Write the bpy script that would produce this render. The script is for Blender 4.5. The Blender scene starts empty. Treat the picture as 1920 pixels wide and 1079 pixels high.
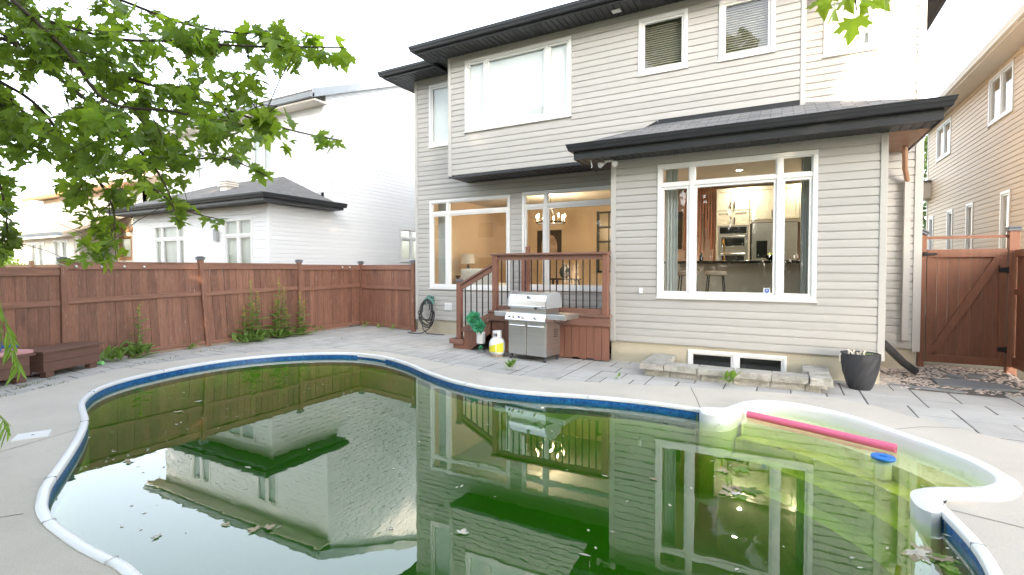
import bpy, bmesh, math, random
from mathutils import Vector, Matrix, noise as mnoise
from mathutils.geometry import tessellate_polygon
R_ = math.radians
random.seed(7)
SC = bpy.context.scene
COL = SC.collection

# ------------------------------------------------------------------ camera, sky, sun, exposure
CAMH = 1.62
cam = bpy.data.cameras.new('camera'); cam.sensor_width = 36.0; cam.lens = 928 / 1920 * 36
cam.shift_y = (528.3 - 539.5) / 1920; cam.clip_end = 2000; cam.clip_start = 0.05
camo = bpy.data.objects.new('camera', cam); COL.objects.link(camo)
camo.location = (0, 0, CAMH); camo.rotation_euler = (R_(90 - 1.5), 0, R_(28.4))
SC.camera = camo

SUN_EL, SUN_AZ = 15.0, 33.0            # azimuth: degrees from -Y towards +X (the sun stands behind the camera, to the right)
sdir = Vector((math.sin(R_(SUN_AZ)) * math.cos(R_(SUN_EL)), -math.cos(R_(SUN_AZ)) * math.cos(R_(SUN_EL)), math.sin(R_(SUN_EL))))
world = bpy.data.worlds.new('World'); SC.world = world; world.use_nodes = True
wn = world.node_tree.nodes; wl = world.node_tree.links; wn.clear()
sky = wn.new('ShaderNodeTexSky'); sky.sky_type = 'NISHITA'; sky.sun_disc = False
sky.sun_elevation = R_(SUN_EL); sky.sun_rotation = R_(180 - SUN_AZ)
sky.air_density = 1.0; sky.dust_density = 2.0; sky.ozone_density = 1.0
hs = wn.new('ShaderNodeHueSaturation'); hs.inputs['Saturation'].default_value = 0.42
bgn = wn.new('ShaderNodeBackground'); bgn.inputs['Strength'].default_value = 0.15
wo = wn.new('ShaderNodeOutputWorld')
wl.new(sky.outputs[0], hs.inputs['Color']); wl.new(hs.outputs[0], bgn.inputs['Color']); wl.new(bgn.outputs[0], wo.inputs['Surface'])
sun = bpy.data.lights.new('sun', 'SUN'); sun.energy = 2.3; sun.angle = R_(0.5); sun.color = (1.0, 0.80, 0.58)
suno = bpy.data.objects.new('sun', sun); COL.objects.link(suno)
suno.rotation_euler = sdir.to_track_quat('Z', 'Y').to_euler(); suno.location = (10, -20, 15)
vs = SC.view_settings; SC.display_settings.display_device = 'sRGB'
vs.view_transform = 'Standard'; vs.look = 'None'; vs.gamma = 1.0; vs.exposure = 2.8; vs.use_curve_mapping = False
SC.render.engine = 'CYCLES'
cy = SC.cycles
cy.use_denoising = True; cy.max_bounces = 10; cy.transparent_max_bounces = 16; cy.diffuse_bounces = 4
cy.glossy_bounces = 4; cy.transmission_bounces = 6; cy.volume_bounces = 1; cy.sample_clamp_indirect = 6
cy.caustics_reflective = False; cy.caustics_refractive = False

# ------------------------------------------------------------------ materials
MATS = {}
def node_mat(name):
    m = bpy.data.materials.new(name); m.use_nodes = True; nt = m.node_tree; nt.nodes.clear()
    out = nt.nodes.new('ShaderNodeOutputMaterial'); MATS[name] = m
    return m, nt, out
def N(nt, t, **k):
    n = nt.nodes.new(t)
    for a, b in k.items(): setattr(n, a, b)
    return n
def noise_on(nt, scale, detail=4, rough=.55, stretch=(1, 1, 1), rotz=0):
    g = N(nt, 'ShaderNodeNewGeometry'); mp = N(nt, 'ShaderNodeMapping')
    mp.inputs['Scale'].default_value = stretch; mp.inputs['Rotation'].default_value = (0, 0, rotz)
    nz = N(nt, 'ShaderNodeTexNoise'); nz.inputs['Scale'].default_value = scale
    nz.inputs['Detail'].default_value = detail; nz.inputs['Roughness'].default_value = rough
    nt.links.new(g.outputs['Position'], mp.inputs['Vector']); nt.links.new(mp.outputs[0], nz.inputs['Vector'])
    return nz.outputs['Fac']
def ramp(nt, fac, stops):
    r = N(nt, 'ShaderNodeValToRGB'); cr = r.color_ramp
    while len(cr.elements) > len(stops): cr.elements.remove(cr.elements[-1])
    while len(cr.elements) < len(stops): cr.elements.new(.5)
    for e, (p, c) in zip(cr.elements, stops):
        e.position = p; e.color = (c, c, c, 1) if isinstance(c, (int, float)) else (*c, 1)
    nt.links.new(fac, r.inputs['Fac']); return r.outputs['Color']
def mixc(nt, fac, a, b, mode='MIX'):
    m = N(nt, 'ShaderNodeMix', data_type='RGBA', blend_type=mode)
    for s, v in ((m.inputs[0], fac), (m.inputs[6], a), (m.inputs[7], b)):
        if hasattr(v, 'is_output'): nt.links.new(v, s)
        else: s.default_value = v if isinstance(v, (int, float)) else (*v, 1) if len(v) == 3 else v
    return m.outputs[2]
def pmat(name, col, rough=.6, var=.10, scale=3.0, fine=0.0, fscale=90, bump=0.0, bscale=120, metal=0.0, spec=.5,
         stretch=(1, 1, 1), objvar=0.0, stain=None, coat=0.0, transl=0.0):
    """principled material: broad tone variation, fine speckle, per-object tone, optional stain (colour, scale, lo, hi, stretch)"""
    m, nt, out = node_mat(name)
    b = N(nt, 'ShaderNodeBsdfPrincipled')
    c = mixc(nt, ramp(nt, noise_on(nt, scale, stretch=stretch), [(.3, 0.), (.7, 1.)]), tuple(x * (1 - var) for x in col), tuple(min(1, x * (1 + var)) for x in col))
    if fine:
        f = ramp(nt, noise_on(nt, fscale, 2, stretch=stretch), [(.25, 1 - fine), (.75, 1 + fine)])
        c = mixc(nt, 1.0, c, f, 'MULTIPLY')
    if objvar:
        oi = N(nt, 'ShaderNodeObjectInfo'); f = ramp(nt, oi.outputs['Random'], [(0., 1 - objvar), (1., 1.0)])
        c = mixc(nt, 1.0, c, f, 'MULTIPLY')
    if stain:
        for (sc_, ss, lo, hi, st) in (stain if isinstance(stain, list) else [stain]):
            c = mixc(nt, ramp(nt, noise_on(nt, ss, 5, .65, st), [(lo, 0.), (hi, 1.)]), c, sc_)
    nt.links.new(c, b.inputs['Base Color'])
    b.inputs['Roughness'].default_value = rough; b.inputs['Metallic'].default_value = metal
    b.inputs['Specular IOR Level'].default_value = spec; b.inputs['Coat Weight'].default_value = coat
    if bump:
        bp = N(nt, 'ShaderNodeBump'); bp.inputs['Strength'].default_value = bump; bp.inputs['Distance'].default_value = .01
        nt.links.new(noise_on(nt, bscale, 4, stretch=stretch), bp.inputs['Height']); nt.links.new(bp.outputs[0], b.inputs['Normal'])
    sh = b.outputs[0]
    if transl:
        t = N(nt, 'ShaderNodeBsdfTranslucent'); nt.links.new(mixc(nt, 1.0, c, (1.9, 1.9, .6), 'MULTIPLY'), t.inputs['Color'])
        mx = N(nt, 'ShaderNodeMixShader'); mx.inputs[0].default_value = transl
        nt.links.new(sh, mx.inputs[1]); nt.links.new(t.outputs[0], mx.inputs[2]); sh = mx.outputs[0]
    nt.links.new(sh, out.inputs['Surface'])
    return m
def emat(name, col, strength):
    m, nt, out = node_mat(name); e = N(nt, 'ShaderNodeEmission'); e.inputs['Color'].default_value = (*col, 1)
    e.inputs['Strength'].default_value = strength; nt.links.new(e.outputs[0], out.inputs['Surface']); return m

pmat('siding_beige', (.478, .464, .438), .55, .05, 1.0, .03, 40, bump=.05, bscale=70, stretch=(.25, .25, 3), objvar=.075)
pmat('trim_beige', (.50, .485, .455), .5, .02, 2)
pmat('siding_white', (.86, .87, .88), .55, .02, 1.2, objvar=.03, stretch=(.25, .25, 3))
pmat('siding_tan', (.66, .51, .36), .55, .03, 1.2, .03, 40, stretch=(.25, .25, 3), objvar=.06)
pmat('siding_cream', (.78, .72, .63), .55, .03, 1.2, objvar=.05)
pmat('vinyl_white', (.80, .80, .79), .35, .015, 3)
pmat('metal_black', (.030, .032, .036), .38, .1, 3, spec=.5)
pmat('soffit_black', (.045, .047, .052), .5, .08, 3, objvar=.15)
pmat('soffit_white', (.70, .64, .56), .5, .03, 2)
pmat('soffit_bounce_tint', (.36, .20, .12), .45, .08, 3, objvar=.2)  # warm bounce light painted into the colour of side soffit and elbow
pmat('gutter_grey', (.32, .35, .38), .4, .05, 2)
pmat('foundation', (.50, .45, .34), .85, .12, 1.6, .06, 60, bump=.25, bscale=45, stain=((.40, .37, .26), 2.5, .55, .8, (1, 1, 1)))
pmat('concrete', (.54, .505, .445), .85, .09, .9, .09, 120, bump=.10, bscale=220, stain=[((.36, .345, .31), 1.1, .56, .85, (1, 1, 1)), ((.30, .29, .26), 7, .68, .8, (1, 1, 1))])
pmat('paver', (.50, .487, .46), .88, .09, 2.5, .09, 130, bump=.2, bscale=110, objvar=.16, stain=((.50, .47, .42), 2.0, .55, .8, (1, 1, 1)))
pmat('joint_sand', (.12, .11, .095), .95, .2, 6, .2, 90)
pmat('stone', (.42, .40, .36), .9, .14, 5, .16, 45, bump=.7, bscale=30, objvar=.15, stain=((.20, .20, .15), 6, .5, .75, (1, 1, 1)))
pmat('soil', (.16, .14, .10), .95, .25, .8, .2, 30, bump=.3, bscale=20)
pmat('lawn', (.06, .10, .03), .95, .3, .6, .2, 30)
WOODST = [((.42, .36, .32), 9, .62, .74, (3, 3, .35)), ((.10, .045, .035), 2.2, .58, .8, (1.5, 1.5, .5))]
pmat('stain_wood', (.31, .148, .098), .62, .20, 5, .26, 26, bump=.3, bscale=30, stretch=(5, 5, .35), objvar=.34, stain=WOODST)
pmat('stain_wood_h', (.30, .148, .100), .6, .18, 5, .14, 26, bump=.25, bscale=30, stretch=(.5, .5, 5), objvar=.12, stain=[((.42, .36, .32), 9, .66, .76, (.5, .5, 3)), ((.10, .045, .035), 2.2, .6, .8, (1, 1, 1))])
pmat('deck_wood', (.26, .118, .080), .55, .10, 5, .08, 26, bump=.15, bscale=30, stretch=(5, 5, .35), objvar=.12)
pmat('deck_wood_h', (.24, .122, .090), .55, .10, 5, .08, 26, bump=.15, bscale=30, stretch=(.5, .5, 5), objvar=.10)
pmat('gate_wood', (.27, .115, .066), .55, .12, 5, .12, 26, bump=.2, bscale=30, stretch=(5, 5, .35), objvar=.18)
pmat('bench_wood', (.150, .078, .058), .6, .10, 4, .10, 30, bump=.15, bscale=30, stretch=(1, 1, 5), objvar=.10)
pmat('tan_wood', (.46, .26, .13), .7, .12, 4, .1, 26, stretch=(1, 1, 4), objvar=.15)
pmat('old_sill', (.34, .26, .20), .8, .2, 6, .2, 30, stretch=(1, 1, 4))
pmat('cap_grey', (.17, .18, .20), .45, .08, 3)
pmat('black_iron', (.018, .018, .02), .45, .05, 4)
pmat('steel', (.60, .60, .585), .34, .05, 3, .05, 60, metal=1.0, stretch=(.3, .3, 8))
pmat('steel_bright', (.80, .80, .80), .22, .03, 3, metal=1.0)
pmat('plastic_grey', (.36, .37, .38), .45, .06, 5, .08, 120)
pmat('plastic_dark', (.05, .05, .055), .45, .06, 5)
pmat('plastic_white', (.80, .81, .81), .35, .02, 3, stain=((.62, .62, .58), 3, .60, .85, (1, 1, 1)))
pmat('coping_white', (.80, .82, .84), .32, .02, 2, stain=[((.55, .55, .51), 5, .62, .82, (1, 1, 1))])
pmat('step_white', (.84, .84, .76), .4, .05, 3, stain=[((.50, .48, .20), 4, .56, .70, (1, 1, 1)), ((.16, .15, .05), 22, .62, .68, (1, 1, 1))])
pmat('step_algae', (.84, .77, .20), .5, .10, 3, stain=[((.58, .54, .10), 4, .46, .64, (1, 1, 1)), ((.30, .27, .06), 14, .60, .68, (1, 1, 1))])
pmat('liner_pale', (.30, .46, .50), .4, .1, 3)
pmat('tank_white', (.72, .74, .74), .35, .04, 3, stain=((.4, .33, .24), 14, .66, .76, (1, 1, 1)))
pmat('label_yellow', (.72, .66, .03), .5, .05, 4)
pmat('teal_mesh', (.12, .46, .37), .5, .2, 14, objvar=.25, transl=.4)
pmat('hose_black', (.035, .037, .040), .4, .1, 6)
pmat('reel_green', (.10, .22, .19), .5, .05, 4)
pmat('pot_black', (.035, .037, .042), .55, .1, 6, .08, 90)
pmat('noodle_pink', (.84, .17, .30), .55, .05, 6, .05, 150)
pmat('noodle_green', (.30, .75, .25), .5, .05, 6)
pmat('float_blue', (.02, .20, .62), .4, .05, 4)
pmat('hose_blue', (.02, .10, .30), .4, .05, 4)
pmat('cushion_pink', (.56, .30, .30), .8, .12, 6, .08, 60, stain=((.26, .06, .07), 1.6, .58, .7, (1, 1, 1)))
pmat('pebble', (.50, .42, .36), .8, .35, 18, .2, 60)
pmat('slate_stone', (.20, .21, .22), .9, .12, 5, .1, 50, bump=.4, bscale=40)
pmat('shingle_far', (.16, .155, .15), .95, .2, 6, .25, 60, bump=.5, bscale=60)
pmat('roof_tan', (.56, .43, .32), .95, .15, 3, .15, 40)
pmat('bark', (.085, .062, .048), .9, .25, 10, .2, 40, bump=.6, bscale=30, stretch=(3, 3, .7))
pmat('leaf_maple', (.23, .35, .08), .42, .25, 4, objvar=.42, transl=.5, spec=.4)
pmat('leaf_bright', (.30, .43, .07), .42, .2, 5, objvar=.3, transl=.5, spec=.4)
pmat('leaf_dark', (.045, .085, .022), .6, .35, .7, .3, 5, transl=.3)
pmat('leaf_weed', (.21, .34, .09), .55, .2, 8, objvar=.3, transl=.3)
pmat('leaf_willow', (.20, .33, .07), .5, .2, 8, objvar=.35, transl=.4)
pmat('weed_stem', (.20, .26, .07), .6, .15, 8)
pmat('weed_flower', (.42, .36, .06), .6, .2, 20)
pmat('grass', (.15, .20, .06), .8, .3, 8)
pmat('dead_leaf', (.36, .31, .20), .7, .25, 15, objvar=.4)
pmat('dead_leaf_pale', (.52, .50, .43), .6, .15, 15, objvar=.3)
pmat('succulent', (.30, .38, .14), .5, .2, 20, objvar=.2)
pmat('bone_white', (.75, .68, .60), .6, .1, 10)
pmat('wall_warm', (.74, .59, .43), .8, .03, 1)
pmat('wall_peach', (.62, .46, .37), .8, .03, 1)
pmat('ceiling_paint', (.62, .60, .56), .8, .02, 1)
pmat('floor_wood', (.22, .15, .10), .4, .15, 3, .1, 20, stretch=(.4, 4, 1))
pmat('cabinet_cream', (.58, .54, .43), .45, .02, 2)
pmat('island_grey', (.62, .60, .55), .6, .04, 2)
pmat('counter_dark', (.025, .022, .020), .2, .1, 6)
pmat('slat_red', (.36, .14, .075), .5, .12, 6, stretch=(5, 5, .5))
pmat('glass_black', (.012, .013, .013), .08, .1, 2)
pmat('brass', (.65, .42, .13), .3, .05, 3, metal=1.0)
pmat('fabric_beige', (.38, .31, .26), .9, .1, 30, .1, 120)
pmat('fabric_white', (.72, .70, .66), .9, .05, 10)
pmat('curtain', (.60, .61, .60), .9, .04, 4, transl=0.0)
pmat('curtain_bright', (.90, .91, .91), .9, .02, 4)
pmat('blind_beige', (.50, .46, .36), .7, .05, 3, objvar=.1)
pmat('vase_blue', (.04, .07, .09), .4, .2, 8)
pmat('picture_dark', (.05, .035, .03), .6, .2, 4)
pmat('picture_sand', (.45, .33, .25), .7, .4, 5, .2, 14)
pmat('mirror_pane', (.50, .42, .30), .25, .1, 2)
pmat('lemon', (.55, .60, .10), .5, .1, 10)
pmat('sticker_white', (.75, .77, .80), .5, .02, 3)
pmat('sticker_blue', (.04, .12, .50), .5, .02, 3)
emat('flame', (1.0, .72, .38), 10.0)
emat('downlight', (1.0, .93, .80), 7.0)

def shingle_mat():
    m, nt, out = node_mat('shingle'); b = N(nt, 'ShaderNodeBsdfPrincipled')
    g = N(nt, 'ShaderNodeNewGeometry'); br = N(nt, 'ShaderNodeTexBrick')
    br.inputs['Scale'].default_value = 1.0; br.inputs['Brick Width'].default_value = .30; br.inputs['Row Height'].default_value = .13
    br.inputs['Mortar Size'].default_value = .006; br.inputs['Color1'].default_value = (.15, .15, .155, 1); br.inputs['Color2'].default_value = (.24, .235, .23, 1); br.inputs['Mortar'].default_value = (.05, .05, .05, 1)
    nt.links.new(g.outputs['Position'], br.inputs['Vector'])
    c = mixc(nt, 1.0, br.outputs['Color'], ramp(nt, noise_on(nt, 70, 3), [(.25, .75), (.75, 1.25)]), 'MULTIPLY')
    nt.links.new(c, b.inputs['Base Color']); b.inputs['Roughness'].default_value = .95
    bp = N(nt, 'ShaderNodeBump'); bp.inputs['Strength'].default_value = .5; bp.inputs['Distance'].default_value = .01
    nt.links.new(br.outputs['Fac'], bp.inputs['Height']); bp.invert = True; nt.links.new(bp.outputs[0], b.inputs['Normal'])
    nt.links.new(b.outputs[0], out.inputs['Surface'])
shingle_mat()
def liner_mat():
    m, nt, out = node_mat('liner_blue'); b = N(nt, 'ShaderNodeBsdfPrincipled')
    g = N(nt, 'ShaderNodeNewGeometry'); v = N(nt, 'ShaderNodeTexVoronoi', feature='F1', distance='CHEBYCHEV'); v.inputs['Scale'].default_value = 34
    nt.links.new(g.outputs['Position'], v.inputs['Vector'])
    c = mixc(nt, ramp(nt, v.outputs['Color'], [(.2, 0.), (.8, 1.)]), (.008, .075, .27), (.03, .17, .46))
    c = mixc(nt, ramp(nt, noise_on(nt, 30, 4), [(.60, 0.), (.75, 1.)]), c, (.10, .16, .18))
    nt.links.new(c, b.inputs['Base Color']); b.inputs['Roughness'].default_value = .3
    nt.links.new(b.outputs[0], out.inputs['Surface'])
liner_mat()
def front_only(nt, fac):
    """reflect on the outer face only: the far face of a thin pane must not act as a total reflector"""
    g = N(nt, 'ShaderNodeNewGeometry'); sb = N(nt, 'ShaderNodeMath', operation='SUBTRACT'); sb.inputs[0].default_value = 1.0
    nt.links.new(g.outputs['Backfacing'], sb.inputs[1]); mu = N(nt, 'ShaderNodeMath', operation='MULTIPLY')
    nt.links.new(fac, mu.inputs[0]); nt.links.new(sb.outputs[0], mu.inputs[1]); return mu.outputs[0]
def glass_mat(name, tint, ior=1.5, gain=1.0):
    m, nt, out = node_mat(name)
    t = N(nt, 'ShaderNodeBsdfTransparent'); t.inputs['Color'].default_value = (*tint, 1)
    g = N(nt, 'ShaderNodeBsdfGlossy'); g.inputs['Roughness'].default_value = .004; g.inputs['Color'].default_value = (.97, .98, 1, 1)
    f = N(nt, 'ShaderNodeFresnel'); f.inputs['IOR'].default_value = ior
    mx = N(nt, 'ShaderNodeMixShader'); nt.links.new(front_only(nt, f.outputs[0]), mx.inputs[0]); nt.links.new(t.outputs[0], mx.inputs[1]); nt.links.new(g.outputs[0], mx.inputs[2])
    nt.links.new(mx.outputs[0], out.inputs['Surface'])
glass_mat('glass', (.93, .95, .94), 1.75)
def water_mat():
    m, nt, out = node_mat('pool_water')
    t = N(nt, 'ShaderNodeBsdfTransparent'); t.inputs['Color'].default_value = (.97, .98, .96, 1)
    g = N(nt, 'ShaderNodeBsdfGlossy'); g.inputs['Roughness'].default_value = .0; g.inputs['Color'].default_value = (1, 1, 1, 1)
    bp = N(nt, 'ShaderNodeBump'); bp.inputs['Strength'].default_value = .026; bp.inputs['Distance'].default_value = .01
    nt.links.new(noise_on(nt, 9.0, 2, .4), bp.inputs['Height'])
    f = N(nt, 'ShaderNodeFresnel'); f.inputs['IOR'].default_value = 2.1
    nt.links.new(bp.outputs[0], g.inputs['Normal']); nt.links.new(bp.outputs[0], f.inputs['Normal'])
    mx = N(nt, 'ShaderNodeMixShader'); nt.links.new(front_only(nt, f.outputs[0]), mx.inputs[0]); nt.links.new(t.outputs[0], mx.inputs[1]); nt.links.new(g.outputs[0], mx.inputs[2])
    nt.links.new(mx.outputs[0], out.inputs['Surface'])
    a = N(nt, 'ShaderNodeVolumeAbsorption'); a.inputs['Color'].default_value = (.67, .83, .02, 1); a.inputs['Density'].default_value = 2.7
    s = N(nt, 'ShaderNodeVolumeScatter'); s.inputs['Color'].default_value = (.22, .80, .03, 1); s.inputs['Density'].default_value = .115
    ad = N(nt, 'ShaderNodeAddShader'); nt.links.new(a.outputs[0], ad.inputs[0]); nt.links.new(s.outputs[0], ad.inputs[1])
    nt.links.new(ad.outputs[0], out.inputs['Volume'])
water_mat()
for _n in ('flame', 'downlight'):
    MATS[_n].cycles.emission_sampling = 'NONE'

# ------------------------------------------------------------------ mesh helpers
BASE = {}
class MB:
    def __init__(s): s.v = []; s.f = []
    def add(s, vs_, fs):
        n = len(s.v); s.v += [tuple(p) for p in vs_]; s.f += [tuple(i + n for i in f) for f in fs]; return s
    def box(s, x0, x1, y0, y1, z0, z1):
        x0, x1 = min(x0, x1), max(x0, x1); y0, y1 = min(y0, y1), max(y0, y1); z0, z1 = min(z0, z1), max(z0, z1)
        return s.add([(x0, y0, z0), (x1, y0, z0), (x1, y1, z0), (x0, y1, z0), (x0, y0, z1), (x1, y0, z1), (x1, y1, z1), (x0, y1, z1)],
                     [(0, 3, 2, 1), (4, 5, 6, 7), (0, 1, 5, 4), (1, 2, 6, 5), (2, 3, 7, 6), (3, 0, 4, 7)])
    def obox(s, c, size, mat3=None):
        M = mat3 or Matrix.Identity(3); c = Vector(c); hx, hy, hz = (q / 2 for q in size)
        P = [c + M @ Vector((a * hx, b * hy, d * hz)) for d in (-1, 1) for a, b in ((-1, -1), (1, -1), (1, 1), (-1, 1))]
        return s.add(P, [(0, 3, 2, 1), (4, 5, 6, 7), (0, 1, 5, 4), (1, 2, 6, 5), (2, 3, 7, 6), (3, 0, 4, 7)])
    def beam(s, a, b, w, h, up=(0, 0, 1)):
        a = Vector(a); b = Vector(b); d = b - a; x = d.normalized(); u = Vector(up)
        y = u.cross(x).normalized(); z = x.cross(y)
        return s.obox((a + b) / 2, (d.length, w, h), Matrix((x, y, z)).transposed())
    def tube(s, pts, r, n=8, cap=True):
        pts = [Vector(p) for p in pts]; rs = r if isinstance(r, (list, tuple)) else [r] * len(pts)
        rings = []; prev = None
        for i, p in enumerate(pts):
            d = (pts[min(i + 1, len(pts) - 1)] - pts[max(i - 1, 0)])
            d = d.normalized() if d.length > 1e-9 else Vector((0, 0, 1))
            if prev is None: u = d.orthogonal().normalized()
            else:
                u = prev - d * prev.dot(d); u = u.normalized() if u.length > 1e-6 else d.orthogonal().normalized()
            prev = u; w = d.cross(u)
            rings.append([p + (u * math.cos(2 * math.pi * k / n) + w * math.sin(2 * math.pi * k / n)) * rs[i] for k in range(n)])
        V = [q for rg in rings for q in rg]; F = []
        for i in range(len(rings) - 1):
            for k in range(n): F.append((i * n + k, i * n + (k + 1) % n, (i + 1) * n + (k + 1) % n, (i + 1) * n + k))
        if cap: F.append(tuple(range(n))[::-1]); F.append(tuple((len(rings) - 1) * n + k for k in range(n)))
        return s.add(V, F)
    def lathe(s, prof, n=20, c=(0, 0, 0), sx=1, sy=1):
        V = []; F = []
        for r, z in prof:
            for k in range(n):
                a = 2 * math.pi * k / n; V.append((c[0] + r * sx * math.cos(a), c[1] + r * sy * math.sin(a), c[2] + z))
        for i in range(len(prof) - 1):
            for k in range(n): F.append((i * n + k, i * n + (k + 1) % n, (i + 1) * n + (k + 1) % n, (i + 1) * n + k))
        if prof[0][0] > 1e-4: F.append(tuple(range(n))[::-1])
        if prof[-1][0] > 1e-4: F.append(tuple((len(prof) - 1) * n + k for k in range(n)))
        return s.add(V, F)
    def prism(s, poly, z0, z1):
        n = len(poly); V = [(p[0], p[1], z0) for p in poly] + [(p[0], p[1], z1) for p in poly]
        tris = tessellate_polygon([[Vector((p[0], p[1], 0)) for p in poly]])
        F = [tuple(reversed(t)) for t in tris] + [tuple(i + n for i in t) for t in tris]
        F += [(i, (i + 1) % n, (i + 1) % n + n, i + n) for i in range(n)]
        return s.add(V, F)
    def extrude(s, prof, T0, T1):
        """close a profile [(a,b)] between two frames T(a,b) -> point"""
        n = len(prof); V = [T0(*p) for p in prof] + [T1(*p) for p in prof]
        F = [tuple(range(n))[::-1], tuple(range(n, 2 * n))] + [(i, (i + 1) % n, (i + 1) % n + n, i + n) for i in range(n)]
        return s.add(V, F)
    def sweep(s, path, prof, closed=False, side=1, cap=True):
        """profile (d, z) swept along a horizontal path, d measured to the left of travel * side, mitred"""
        n = len(path); P = [Vector((p[0], p[1])) for p in path]; V = []; m = len(prof)
        for i, p in enumerate(P):
            if closed: a, b = P[i - 1], P[(i + 1) % n]
            else: a, b = (P[i - 1] if i else None), (P[i + 1] if i < n - 1 else None)
            d0 = (p - a).normalized() if a is not None and (p - a).length > 1e-9 else None
            d1 = (b - p).normalized() if b is not None and (b - p).length > 1e-9 else None
            if d0 is None: d0 = d1
            if d1 is None: d1 = d0
            n0 = Vector((-d0.y, d0.x)); n1 = Vector((-d1.y, d1.x)); mm = n0 + n1
            mm = mm / max(.35, mm.dot(n0)) if mm.length > 1e-6 else n0
            for d, z in prof: V.append((p.x + mm.x * d * side, p.y + mm.y * d * side, z))
        F = []
        for i in range(n if closed else n - 1):
            j = (i + 1) % n
            for k in range(m - 1): F.append((i * m + k, j * m + k, j * m + k + 1, i * m + k + 1))
        if not closed and cap: F.append(tuple(range(m))); F.append(tuple((n - 1) * m + k for k in range(m))[::-1])
        return s.add(V, F)
    def mesh(s, name, off=(0, 0, 0), mat=None, smooth=False, fix=True):
        me = bpy.data.meshes.new(name); me.from_pydata([(a - off[0], b - off[1], c - off[2]) for a, b, c in s.v], [], s.f)
        if fix:
            bm = bmesh.new(); bm.from_mesh(me); bmesh.ops.recalc_face_normals(bm, faces=bm.faces); bm.to_mesh(me); bm.free()
        if mat: me.materials.append(MATS[mat])
        if smooth: me.polygons.foreach_set('use_smooth', [True] * len(me.polygons)); me.set_sharp_from_angle(angle=R_(40))
        me.update(); return me
    def build(s, name, mat, parent=None, smooth=False, bevel=0, fix=True, seg=2):
        base = BASE.get(parent.name, Vector((0, 0, 0))) if parent else Vector((0, 0, 0))
        o = bpy.data.objects.new(name, s.mesh(name, base, mat, smooth, fix)); COL.objects.link(o)
        if parent: o.parent = parent; BASE[o.name] = base
        if bevel:
            b = o.modifiers.new('edge', 'BEVEL'); b.width = bevel; b.segments = seg; b.limit_method = 'ANGLE'; b.angle_limit = R_(35)
            b.harden_normals = False
        return o
def tag(o, label=None, cat=None, group=None, kind=None):
    if label: o['label'] = label
    if cat: o['category'] = cat
    if group: o['group'] = group
    if kind: o['kind'] = kind
    return o
def thing(name, label, cat, loc=(0, 0, 0), group=None, rz=0):
    o = bpy.data.objects.new(name, None); COL.objects.link(o); o.empty_display_size = .2
    o.location = loc; o.rotation_euler = (0, 0, rz)
    BASE[o.name] = Vector(loc) if not rz else Vector((0, 0, 0))
    return tag(o, label, cat, group)
def piece(name, me, parent, loc, rz=0, scale=(1, 1, 1), rot=None):
    base = BASE.get(parent.name, Vector((0, 0, 0)))
    o = bpy.data.objects.new(name, me); COL.objects.link(o); o.parent = parent; BASE[o.name] = base
    o.location = Vector(loc) - base; o.rotation_euler = rot or (0, 0, rz); o.scale = scale
    return o
def bx(x0, x1, y0, y1, z0, z1): return MB().box(x0, x1, y0, y1, z0, z1)
def catmull(pts, per=6, closed=True):
    out = []; n = len(pts); P = [Vector(p) for p in pts]
    rng = range(n) if closed else range(n - 1)
    for i in rng:
        p0 = P[(i - 1) % n] if closed or i > 0 else P[0]; p1 = P[i]; p2 = P[(i + 1) % n]
        p3 = P[(i + 2) % n] if closed or i + 2 < n else P[-1]
        for k in range(per):
            t = k / per
            out.append(.5 * ((2 * p1) + (p2 - p0) * t + (2 * p0 - 5 * p1 + 4 * p2 - p3) * t * t + (3 * p1 - p0 - 3 * p2 + p3) * t ** 3))
    if not closed: out.append(P[-1])
    return out
def resample(pts, n):
    P = [Vector(p) for p in pts]; L = [0]
    for a, b in zip(P, P[1:]): L.append(L[-1] + (b - a).length)
    out = []; j = 0
    for i in range(n):
        t = L[-1] * i / (n - 1)
        while j < len(P) - 2 and L[j + 1] < t: j += 1
        out.append(P[j].lerp(P[j + 1], (t - L[j]) / max(1e-9, L[j + 1] - L[j])))
    return out
def inside(p, poly):
    c = False; n = len(poly)
    for i in range(n):
        a, b = poly[i], poly[i - 1]
        if (a[1] > p[1]) != (b[1] > p[1]) and p[0] < (b[0] - a[0]) * (p[1] - a[1]) / (b[1] - a[1]) + a[0]: c = not c
    return c
def pix(u, v, depth):
    """a point seen in direction of pixel (u, v) of the 1920-wide photograph, depth metres along the view axis"""
    a = R_(28.4); p = R_(1.5); f0 = Vector((-math.sin(a), math.cos(a), 0)); rt = Vector((math.cos(a), math.sin(a), 0)); z = Vector((0, 0, 1))
    F = f0 * math.cos(p) - z * math.sin(p); U = z * math.cos(p) + f0 * math.sin(p)
    return Vector((0, 0, CAMH)) + (F + rt * ((u - 960) / 928) + U * ((528.3 - v) / 928)) * depth
def sheet(name, outer, hole, z, mat):
    """a flat sheet with an optional hole"""
    loops = [[Vector((x, y, 0)) for x, y in outer]]
    if hole: loops.append([Vector((p[0], p[1], 0)) for p in hole])
    pts = [p for l in loops for p in l]; tris = tessellate_polygon(loops)
    me = bpy.data.meshes.new(name); me.from_pydata([(p.x, p.y, z) for p in pts], [], [tuple(t) for t in tris])
    bm = bmesh.new(); bm.from_mesh(me)
    for f in bm.faces:
        if f.normal.z < 0: f.normal_flip()
    bm.to_mesh(me); bm.free(); me.materials.append(MATS[mat])
    o = bpy.data.objects.new(name, me); COL.objects.link(o); return o

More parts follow.
